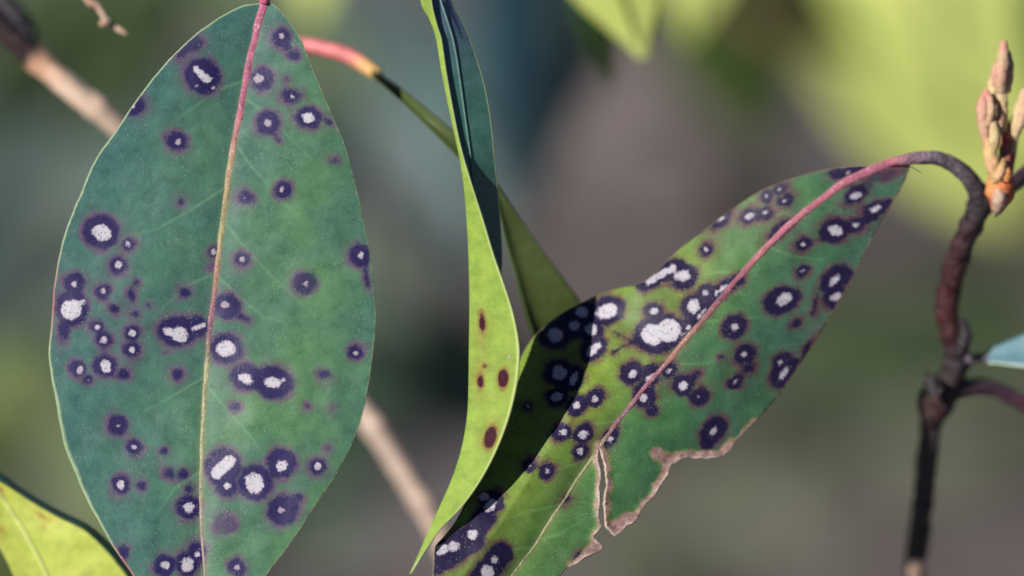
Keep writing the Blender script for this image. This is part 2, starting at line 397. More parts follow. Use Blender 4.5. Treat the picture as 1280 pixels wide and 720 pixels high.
M_petiole = stem_material('scurfy_petiole', [(0.0, (0.40, 0.11, 0.16)), (0.16, (0.26, 0.15, 0.20)), (0.35, (0.19, 0.155, 0.195)), (0.6, (0.12, 0.098, 0.125)), (0.8, (0.025, 0.018, 0.024)), (1.0, (0.02, 0.015, 0.02))], 0.6, (0.55, 0.50, 0.54), 0.8, 0.8, fmask=True)
M_bark = stem_material('dark_twig_bark', [(0.0, (0.42, 0.30, 0.23)), (0.155, (0.36, 0.25, 0.20)), (0.17, (0.034, 0.027, 0.029)), (0.238, (0.034, 0.027, 0.029)), (0.44, (0.036, 0.027, 0.030)), (0.50, (0.040, 0.016, 0.016)), (0.60, (0.022, 0.016, 0.020)), (0.72, (0.055, 0.010, 0.012)), (0.88, (0.030, 0.010, 0.013)), (0.96, (0.018, 0.014, 0.018)), (1.0, (0.02, 0.015, 0.02))], 0.38, (0.16, 0.13, 0.16), 0.35, 0.9)
M_side = stem_material('purple_side_stem', [(0.0, (0.03, 0.02, 0.032)), (0.45, (0.05, 0.022, 0.04)), (1.0, (0.11, 0.02, 0.025))], 0.4, (0.3, 0.28, 0.34), 0.25, 0.6)
M_tan = stem_material('peeled_tan_twig', [(0.0, (0.03, 0.022, 0.03)), (0.06, (0.03, 0.02, 0.022)), (0.125, (0.035, 0.02, 0.022)), (0.138, (0.60, 0.34, 0.22)), (0.18, (0.74, 0.54, 0.43)), (0.6, (0.58, 0.45, 0.39)), (1.0, (0.42, 0.30, 0.24))], 0.35, (0.6, 0.5, 0.45), 0.2, 0.3)
M_pink = stem_material('pink_petiole', [(0.0, (0.52, 0.13, 0.17)), (0.7, (0.56, 0.17, 0.17)), (0.86, (0.60, 0.34, 0.14)), (0.97, (0.58, 0.36, 0.13)), (1.0, (0.30, 0.25, 0.08))], 0.45, (0.7, 0.5, 0.5), 0.15, 0.2)
M_dry = stem_material('dry_tan_fragment', [(0.0, (0.62, 0.36, 0.26)), (0.4, (0.35, 0.22, 0.17)), (0.6, (0.55, 0.42, 0.33)), (1.0, (0.50, 0.33, 0.25))], 0.7, (0.6, 0.5, 0.45), 0.3, 0.5)

def bud_material(name, a, b, tip):
    n = NT(name); tc = n.node('ShaderNodeTexCoord').outputs['Object']
    w = n.noise(350, tc, 3); f = n.noise(1500, tc, 3, 0.7)
    col = n.mix(n.step(w, 0.35, 0.65), a, b)
    col = n.mix(n.math('MULTIPLY', n.step(n.attr('along'), 0.6, 1.0), 0.7), col, tip)
    col = n.mix(0.5, col, n.ramp(f, [(0.3, (0.6, 0.6, 0.6)), (0.7, (1.3, 1.3, 1.3))]), 'MULTIPLY')
    return n.finish(col, 0.6, 0.3, n.bump(f, 0.5, 0.0004), 0.05)
M_bud = bud_material('pinkish_bud', (0.52, 0.28, 0.21), (0.50, 0.36, 0.22), (0.60, 0.24, 0.22))
M_bud_cream = bud_material('creamy_bud', (0.52, 0.38, 0.20), (0.54, 0.43, 0.24), (0.58, 0.32, 0.26))
M_budstalk = bud_material('crimson_bud_stalk', (0.42, 0.08, 0.08), (0.36, 0.12, 0.09), (0.40, 0.16, 0.10))
M_scale = bud_material('yellow_bud_scale', (0.54, 0.38, 0.15), (0.54, 0.32, 0.18), (0.50, 0.28, 0.16))
M_node = bud_material('orange_bud_base', (0.55, 0.12, 0.05), (0.60, 0.27, 0.10), (0.52, 0.11, 0.06))
M_scar = bud_material('pale_leaf_scar', (0.42, 0.26, 0.20), (0.48, 0.33, 0.26), (0.40, 0.28, 0.24))

# ------------------------------------------------------------------ setting
def ground():
    n = NT('forest_floor'); tc = n.node('ShaderNodeTexCoord').outputs['Object']
    a = n.noise(3.4, tc, 4); b = n.noise(30, tc, 5, 0.65); c = n.noise(1.9, tc, 3)
    col = n.mix(n.step(a, 0.4, 0.62), (0.128, 0.104, 0.118), (0.128, 0.112, 0.108))
    col = n.mix(n.math('MULTIPLY', n.step(c, 0.50, 0.62), 0.75), col, (0.060, 0.085, 0.035))
    col = n.mix(0.7, col, n.ramp(b, [(0.25, (0.3, 0.3, 0.32)), (0.5, (1, 1, 1)), (0.75, (1.8, 1.7, 1.6))]), 'MULTIPLY')
    m = n.finish(col, 0.9, 0.15, n.bump(b, 1.0, 0.02))
    X = np.r_[-200, -40, np.linspace(-4, 4, 90), 40, 200]; Y = np.r_[-100, -10, np.linspace(-1, 9, 110), 40, 400]
    V = []; 
    for y in Y:
        for x in X:
            V.append((x, y, 0.03 * mnoise.noise(Vector((x * 1.7, y * 1.7, 0))) + 0.012 * mnoise.noise(Vector((x * 6, y * 6, 4))) if abs(x) < 5 and -2 < y < 10 else 0))
    nx = len(X)
    Fc = [(j * nx + i, j * nx + i + 1, (j + 1) * nx + i + 1, (j + 1) * nx + i) for j in range(len(Y) - 1) for i in range(nx - 1)]
    o = new_mesh('ground', V, Fc, [m]); o['kind'] = 'structure'
    # fallen leaves, too many and too far out of focus to count
    n = NT('dead_leaf'); oi = n.attr('along')
    col = n.ramp(oi, [(0, (0.16, 0.125, 0.12)), (0.35, (0.145, 0.122, 0.13)), (0.7, (0.135, 0.122, 0.138)), (1, (0.20, 0.17, 0.165))])
    m2 = n.finish(col, 0.75, 0.2)
    V, Fc, al = [], [], []
    for k in range(2600):
        x, y = random.uniform(-1.6, 1.6), random.uniform(1.3, 5.2); L = random.uniform(0.03, 0.05); wd = L * random.uniform(0.35, 0.5)
        an = random.uniform(0, 6.283); cu = random.uniform(-0.4, 0.6); t1 = random.uniform(-0.5, 0.5); z0 = 0.035 + 0.03 * mnoise.noise(Vector((x * 1.7, y * 1.7, 0))) + random.uniform(0, 0.02)
        b0 = len(V); col_ = random.random()
        for i in range(6):
            s = i / 5 * 2 - 1; w = wd * math.sqrt(max(0, 1 - s * s)) + 0.0005
            for j in (-1, 0, 1):
                lx, ly = s * L, j * w; lz = cu * lx * lx / L + t1 * ly + abs(j) * 0.25 * w
                V.append((x + lx * math.cos(an) - ly * math.sin(an), y + lx * math.sin(an) + ly * math.cos(an), z0 + lz)); al.append(col_)
        for i in range(5):
            for j in range(2):
                a = b0 + i * 3 + j; Fc.append((a, a + 3, a + 4, a + 1))
    o = new_mesh('leaf_litter', V, Fc, [m2], None, None, dict(along=np.array(al)))
    o['kind'] = 'stuff'; o['label'] = 'brown and grey fallen leaves covering the forest floor'; o['category'] = 'leaf litter'
ground()

# ------------------------------------------------------------------ the big blue-green spotted leaf
def left_leaf():
    LM = [(328, 3), (314, 5), (300, 8), (270, 24), (245, 42), (215, 71), (190, 99), (170, 126), (150, 155), (128, 186), (110, 220), (95, 255), (82, 290), (73, 325), (67, 360), (64, 400), (62, 440), (65, 480), (70, 510), (79, 550), (91, 585), (104, 615), (121, 648), (140, 681), (163, 716), (190, 750), (225, 785), (262, 812)]
    RM = [(334, 3), (342, 6), (352, 15), (366, 32), (379, 53), (391, 85), (404, 116), (416, 146), (430, 180), (441, 216), (450, 255), (458, 290), (464, 330), (469, 370), (470, 402), (467, 432), (463, 470), (458, 502), (449, 533), (436, 565), (420, 595), (400, 625), (380, 655), (358, 687), (334, 717), (305, 755), (262, 812)]
    MR = [(331, 0, 0), (318, 50, 0), (308, 95, 0), (300, 140, 0), (292, 182, 0), (284, 235, 0), (278, 280, 0), (272, 330, 0), (268, 370, 0), (263, 405, 0), (260, 440, 0), (257, 480, 0), (254, 520, 0), (252, 570, 0), (251, 620, 0), (252, 660, 0), (254, 690, 0), (257, 730, 0), (262, 810, 0)]
    lm = spline(np.array(LM), 300); rm = spline(np.array(RM), 300)
    jit = lambda a, k: a + 0.6 * np.c_[lownoise(a, 0.06, k), lownoise(a, 0.06, k + 9)] + 2.2 * np.c_[lownoise(a, 0.017, k + 3), 0 * a[:, 0]] * np.clip(np.minimum(np.arange(len(a)), len(a) - 1 - np.arange(len(a))) / 25.0, 0, 1)[:, None]
    out = np.vstack([jit(lm, 1)[:-1], jit(rm, 4)[::-1]])
    mr = spline(np.array(MR, float), 160)
    def depth(p):
        d, s, side = seg_dist(p, mr); x = np.interp(p[:, 1], mr[:, 1], mr[:, 0]); t = p[:, 0] - x
        a = np.abs(t)
        z = -1.0 + 3.0 * (p[:, 1] / 800.0 - 0.5) + 5.0 * ((p[:, 1] - 400) / 400) ** 2 * 0.5
        right = 0.1 * (0.13 * a - 0.0006 * a ** 2); left = 0.1 * (0.10 * a - 0.0003 * a ** 2)
        z += np.where(t > 0, right, left)
        z += 0.9 * lownoise(p, 0.0065, 2.0) * np.clip(a / 60, 0, 1) + 0.18 * lownoise(p, 0.03, 5.0)
        z -= 0.14 * np.exp(-(d / 14) ** 2)
        return z
    S = [(240, 54, 15, 13, 0), (228, 64, 12, 9, 40), (253, 95, 26, 24, -40, [('c', 245, 86, 250, 92, 4.5), ('c', 251, 92, 258, 99, 6), (246, 107, 2.5, 2.2, 0), (267, 110, 2.6, 2.6, 0)]),
         (168, 132, 17, 15, 30, [(166, 132, 3.5, 3.2, 0, .7)]), (221, 176, 16, 14, 0, [(223, 178, 4.5, 4.5, 0, .35)]), (208, 172, 4, 4, 0),
         (352, 47, 14, 14, 0, [(352, 45, 4, 4, 0, .35)]), (368, 69, 10, 8, 0), (359, 58, 8, 8, 0), (328, 99, 16, 17, 0, [(323, 98, 6.5, 6, 0, .4)]), (359, 98, 3.5, 3, 0),
         (364, 120, 15, 11, 0, [(366, 121, 3.2, 3, 0, .6)]), (386, 147, 19, 16, 0, [(385, 147, 8.5, 7.5, -20)]), (412, 152, 5, 4, 0), (404, 150, 6, 3, 0),
         (335, 154, 17, 17, 0, [(335, 154, 5.5, 5, 0, .25)]), ('c', 340, 162, 349, 176, 4), (419, 202, 8, 5.5, -20),
         (354, 237, 14, 13, 0, [(352, 236, 4, 4, 0, .4)]), (307, 247, 13, 10, -20, [(305, 247, 2.2, 2, 0, .2)]), (226, 252, 5, 5, 0),
         (126, 290, 25, 24, 0, [(127, 291, 13, 10.5, -20)]), (161, 305, 10, 10, 0, [(160, 305, 4, 4, 0, .6)]), (148, 332, 13.5, 13, 0, [(148, 331, 5, 5, 0)]),
         (129, 364, 12, 12, 0, [(129, 364, 4, 4, 0, .5)]), (93, 354, 16, 15, 0, [(93, 355, 4.2, 4.2, 0, .8)]), (90, 385, 23, 25, 0, [(89, 387, 14, 13, 20), (102, 378, 6, 4, 20)]),
         (170, 354, 6, 6, 0), (164, 368, 7, 11, 0), (143, 386, 8.5, 8, 0), (170, 393, 6.5, 6, 0), (186, 382, 4, 4, 0),
         (122, 409, 11, 11, 0, [(122, 409, 4, 4, 0)]), (130, 425, 12.5, 12, 0, [(130, 425, 5.2, 5, 0, .8)]), (165, 416, 12.5, 12, 0, [(165, 416, 5.2, 5, 0)]), (165, 437, 12.5, 12, 0, [(165, 437, 4.2, 4.2, 0)]),
         (97, 461, 13.5, 13, 0, [(99, 462, 4.5, 7, -20, .6)]), (110, 474, 9, 8, 0, [(110, 475, 2.5, 2.5, 0, .1)]), (131, 457, 17, 16, 0, [(132, 458, 7.5, 9, 0)]), (154, 468, 10, 9, 0),
         (230, 366, 10, 8, 0), (222, 468, 9, 9, 0), (222, 414, 28, 21, 0, [('c', 209, 414, 216, 416, 6), (225, 418, 11, 11, 0), ('c', 241, 411, 255, 406, 3.2)]), (245, 408, 18, 15, 0), (207, 441, 4.5, 4, 0),
         (267, 315, 8, 8, 0, [(267, 315, 4, 4, 0, .6)]), (267, 334, 5.5, 5, 0, [(267, 334, 2, 2, 0, .3)]), (302, 324, 12, 11, 0, [(302, 324, 4, 4, 0, .3)]),
         (283, 383, 20, 18, -20, [(281, 381, 5.5, 5, 0, .15)]), ('c', 290, 388, 309, 400, 6), (283, 436, 23, 21, 0, [(282, 436, 13, 10.5, 0)]), (307, 472, 22, 19, -10, [(307, 473, 10.5, 7.5, -30)]),
         (341, 478, 28, 23, -15, [(341, 478, 12, 7.5, -5), ('c', 345, 477, 353, 475, 3)]), (381, 354, 17, 16, 0, [(382, 355, 4, 4, 0, .25)]),
         (450, 319, 16, 17, 0, [(451, 319, 4.5, 5, 0, .8)]), ('c', 456, 330, 460, 358, 4), (444, 441, 12, 11, 0, [(444, 441, 3.2, 3, 0, .5)]), (405, 468, 10, 9, 0),
         (147, 531, 15, 15, 0, [(148, 532, 2.5, 2.5, 0, .1)]), (168, 559, 12, 12, 0, [(167, 559, 3.6, 3.6, 0, .5)]), (151, 606, 14, 14, 0, [(151, 606, 6, 6, 0, .9)]), (177, 607, 8, 8, 0),
         (205, 564, 6.5, 6.5, 0), (212, 592, 10, 8.5, -20), (228, 593, 10, 8.5, 20), (235, 634, 18, 17, 0, [(236, 634, 7.5, 7, 0)]), (236, 611, 7, 8, 0), (154, 690, 10, 10, 0, [(150, 697, 3.4, 3, 0, .8)]),
         (206, 707, 17, 16, 0, [(206, 707, 6, 5.5, 0, .8)]), (234, 705, 17, 19, 0, [(234, 706, 9, 10, -20, .8)]), (246, 690, 14, 15, 0, [(246, 692, 4.2, 4.2, 0)]), (296, 709, 14, 13, 0, [(296, 709, 4, 4, 0, .1)]),
         (294, 509, 8, 8, 0), (384, 507, 4.5, 4, 0), (416, 510, 2.5, 2, 0), (279, 584, 25, 26, 0, [('c', 271, 591, 286, 577, 8.5)]), (284, 609, 16, 15, 0, [(284, 607, 5, 5, 0)]),
         (319, 603, 24, 25, 0, [(318, 604, 12, 14, 20), (310, 597, 4, 3, 0)]), (352, 579, 21, 21, 0, [(352, 582, 8, 7.5, 0)]), (397, 583, 13, 12, 0, [(397, 583, 5, 5, 0, .8)]), (409, 560, 5, 4.5, 0),
         (354, 637, 23, 21, 30, [(351, 637, 4.5, 4.5, 0, .1)]), (281, 655, 16, 15, 0), (372, 622, 8, 8, 0), (80, 410, 10, 20, 0)]
    veins = [[(294, 178), (312, 205), (340, 235), (368, 268)], [(284, 282), (300, 302), (340, 345), (395, 395)], [(264, 488), (285, 512), (315, 548), (335, 575)], [(272, 345), (300, 372), (330, 396), (360, 405)],
             [(262, 650), (290, 668), (320, 678)], [(282, 235), (240, 262), (200, 285), (150, 300)], [(272, 340), (230, 360), (190, 400)], [(258, 470), (225, 490), (180, 515)], [(304, 120), (340, 150), (390, 200)], [(306, 100), (270, 115), (220, 150)], [(252, 590), (220, 610), (190, 650)]]
    def grad(p):  # sky reflection painted into the colour, strongest on the left half
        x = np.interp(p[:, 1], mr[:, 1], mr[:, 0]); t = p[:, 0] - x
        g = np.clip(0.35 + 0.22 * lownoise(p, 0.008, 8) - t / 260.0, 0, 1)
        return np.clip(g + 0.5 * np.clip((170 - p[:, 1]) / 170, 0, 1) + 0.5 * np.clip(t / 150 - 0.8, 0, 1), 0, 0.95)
    def rimw(p):
        l = p[:, 0] < np.interp(p[:, 1], mr[:, 1], mr[:, 0])
        return np.where(l, 2.0 + 3.6 * np.exp(-((p[:, 1] - 560) / 110.0) ** 2) + 0.8 * np.exp(-((p[:, 1] - 250) / 80.0) ** 2), 1.8)
    def rimred(p):
        l = p[:, 0] < np.interp(p[:, 1], mr[:, 1], mr[:, 0])
        return np.where(l, np.exp(-((p[:, 1] - 375) / 45.0) ** 2) + np.clip((p[:, 1] - 670) / 30, 0, 1), 0.35 * np.clip((p[:, 1] - 560) / 60, 0, 1))
    t = thing('spotted_leaf', 'broad blue-green leaf hanging tip down, covered in purple-ringed white spots', 'leaf', (331, 0, 0))
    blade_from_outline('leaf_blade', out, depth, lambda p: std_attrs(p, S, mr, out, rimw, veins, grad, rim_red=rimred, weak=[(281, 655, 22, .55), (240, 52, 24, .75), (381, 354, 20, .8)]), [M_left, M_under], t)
    zz = depth(mr[:, :2]); pr = np.c_[mr[:, :2], zz - 0.02]
    tube('midrib', pr[::4], [6.2, 5.4, 4.6, 4.0, 3.7, 3.5, 3.2, 2.9, 2.5, 1.8, 1.0], M_rib_left, t, n=300, seg=16, rough=0.22, rscale=0.13, squash=0.3)
    tube('petiole', [(330.5, 2, pr[0, 2] - 0.1), (334, -30, 1), (342, -80, -3), (356, -150, -10)], [7.6, 8.2, 9, 10], M_rib_left_p, t, n=60, seg=16, rough=0.08)
M_rib_left_p = stem_material('magenta_petiole', [(0, (0.46, 0.10, 0.20)), (1, (0.40, 0.10, 0.17))], 0.5, (0.62, 0.52, 0.52), 0.55, 0.5)
left_leaf()

# ------------------------------------------------------------------ curling leaf seen edge-on in the middle
def middle_leaf():
    Fm = [(528, -140, 7.50), (533, -60, 7.50), (540, 0, 7.50), (547, 30, 7.50), (553, 50, 7.50), (559, 90, 7.50), (568, 140, 7.50), (577.5, 185, 7.50), (590, 228, 7.91), (605, 275, 8.41), (618, 318, 8.87), (631, 355, 9.00), (642, 390, 9.00), (649, 425, 9.00), (650, 450, 9.00), (646, 485, 8.90), (636, 525, 8.60), (620, 566, 8.40), (600, 603, 8.30), (576, 636, 8.40), (551, 662, 8.60), (536, 684, 8.90), (523, 704, 9.20), (515, 718, 9.00)]
    Lm = [(515, -140, 7.00), (520, -60, 7.00), (528, 0, 7.00), (539, 22, 7.00), (548, 48, 7.00), (555, 90, 7.00), (565, 140, 7.00), (575.5, 190, 7.00), (583, 240, 6.78), (588, 300, 6.44), (590, 340, 6.22), (591, 375, 6.03), (591, 410, 6.00), (590.5, 440, 6.00), (590, 480, 6.00), (588, 520, 6.20), (581, 560, 6.60), (570, 595, 7.00), (557, 625, 7.40), (545, 650, 7.80), (535, 672, 8.20), (527, 690, 8.50), (520, 706, 8.70), (514, 718, 8.90)]
    Mm = [(530, -140, 6.30), (535, -60, 6.30), (550, 0, 6.30), (560, 30, 6.30), (567, 55, 6.30), (573, 90, 6.30), (580, 140, 6.30), (587, 190, 6.30), (592, 240, 5.61), (597, 300, 4.58), (600, 340, 3.89), (602, 375, 3.29), (604, 410, 3.58), (604, 440, 3.60), (602, 480, 4.00), (597, 520, 4.40), (588, 560, 5.00), (576, 595, 5.60), (562, 625, 6.40), (549, 650, 7.00), (537, 672, 7.60), (528.5, 690, 8.10), (520.5, 706, 8.50), (514.5, 718, 8.80)]
    Rm = [(540, -140, 4.90), (549, -60, 4.83), (564, 0, 4.77), (582, 35, 4.74), (597, 75, 4.70), (607, 110, 4.67), (614, 150, 4.64), (618, 190, 4.60), (623, 240, 3.31), (627, 295, 1.90), (628, 328, 1.05), (626, 360, 0.14), (624, 395, -0.86), (621, 430, 0.00), (615, 470, 1.00), (607, 515, 2.00), (597, 555, 3.20), (583, 592, 4.40), (566, 624, 5.40), (551, 650, 6.40), (538.5, 672, 7.20), (529, 690, 7.90), (521, 706, 8.40), (514.7, 718, 8.75)]
    n = len(Fm)
    S = [(604, 403, 4.2, 13, 4), (630, 473, 7.2, 13, -4), (602, 477, 4.4, 10, 0), (614, 547, 8.2, 15, -12), (607, 458, 2.4, 2.8, 0)]
    def at(Q, uv):
        pts = Q[:, :2]; front = uv[:, 1] < 0.36
        d = std_attrs(pts, S, [(700, 0), (700, 1)], np.array([(0., 0), (1., 0), (1., 1)]), 2)
        d['dark'] = np.where(front, d['dark'], -60.0)
        d['core'] = np.where(front & (np.hypot(pts[:, 0] - 637, pts[:, 1] - 445) < 5), 2.6 - np.hypot((pts[:, 0] - 637) * 2, (pts[:, 1] - 445) * .5), -60.0)
        d['rim'] = np.where(uv[:, 1] < 0.5, 1 - uv[:, 1] / 0.022, 1 - (1 - uv[:, 1]) / 0.02)
        d['vein'] = np.exp(-((uv[:, 1] - 0.667) / 0.012) ** 2)
        band = np.exp(-((uv[:, 1] - 0.86) / 0.06) ** 2) * np.clip((90 - pts[:, 1]) / 90, 0, 1)
        d['dark'] = np.where(~front, np.where(band > 0.45, 3.0, -60), d['dark'])
        d['grad'] = np.where(front, np.clip(0.3 + 0.5 * lownoise(pts * [1, .15], 0.09, 2), 0, 1), np.clip(0.9 - pts[:, 1] / 140, 0, 1))
        return d
    t = thing('curled_leaf', 'narrow folded leaf seen edge-on, yellow-green underside flaring above a pointed tip', 'leaf', (522, -100, 3))
    # outer side of the fold = pale underside; inner side = blue-green upper face
    sheet('leaf_blade', [Fm, Lm, Mm, Rm], [M_mid_top, M_mid_under], t, nu=420, nv=110, thick=0.26, attrs_fn=at)
    mm = np.array(Mm, float)
    tube('midrib', np.c_[mm[2:9, 0] + 0.6, mm[2:9, 1], mm[2:9, 2] + 0.1], [1.4, 1.3, 1.1, 0.8], stem_material('pale_blue_rib', [(0, (0.10, 0.17, 0.18)), (1, (0.07, 0.16, 0.14))], 0.5, (0.4, 0.5, 0.5), 0.1, 0.1), t, n=80, seg=10)
    tube('petiole', [(526, -136, 6.2), (520, -200, 3), (524, -260, -4)], [9, 9, 10], M_rib_left_p, t, n=40, seg=14, rough=0.08)
middle_leaf()

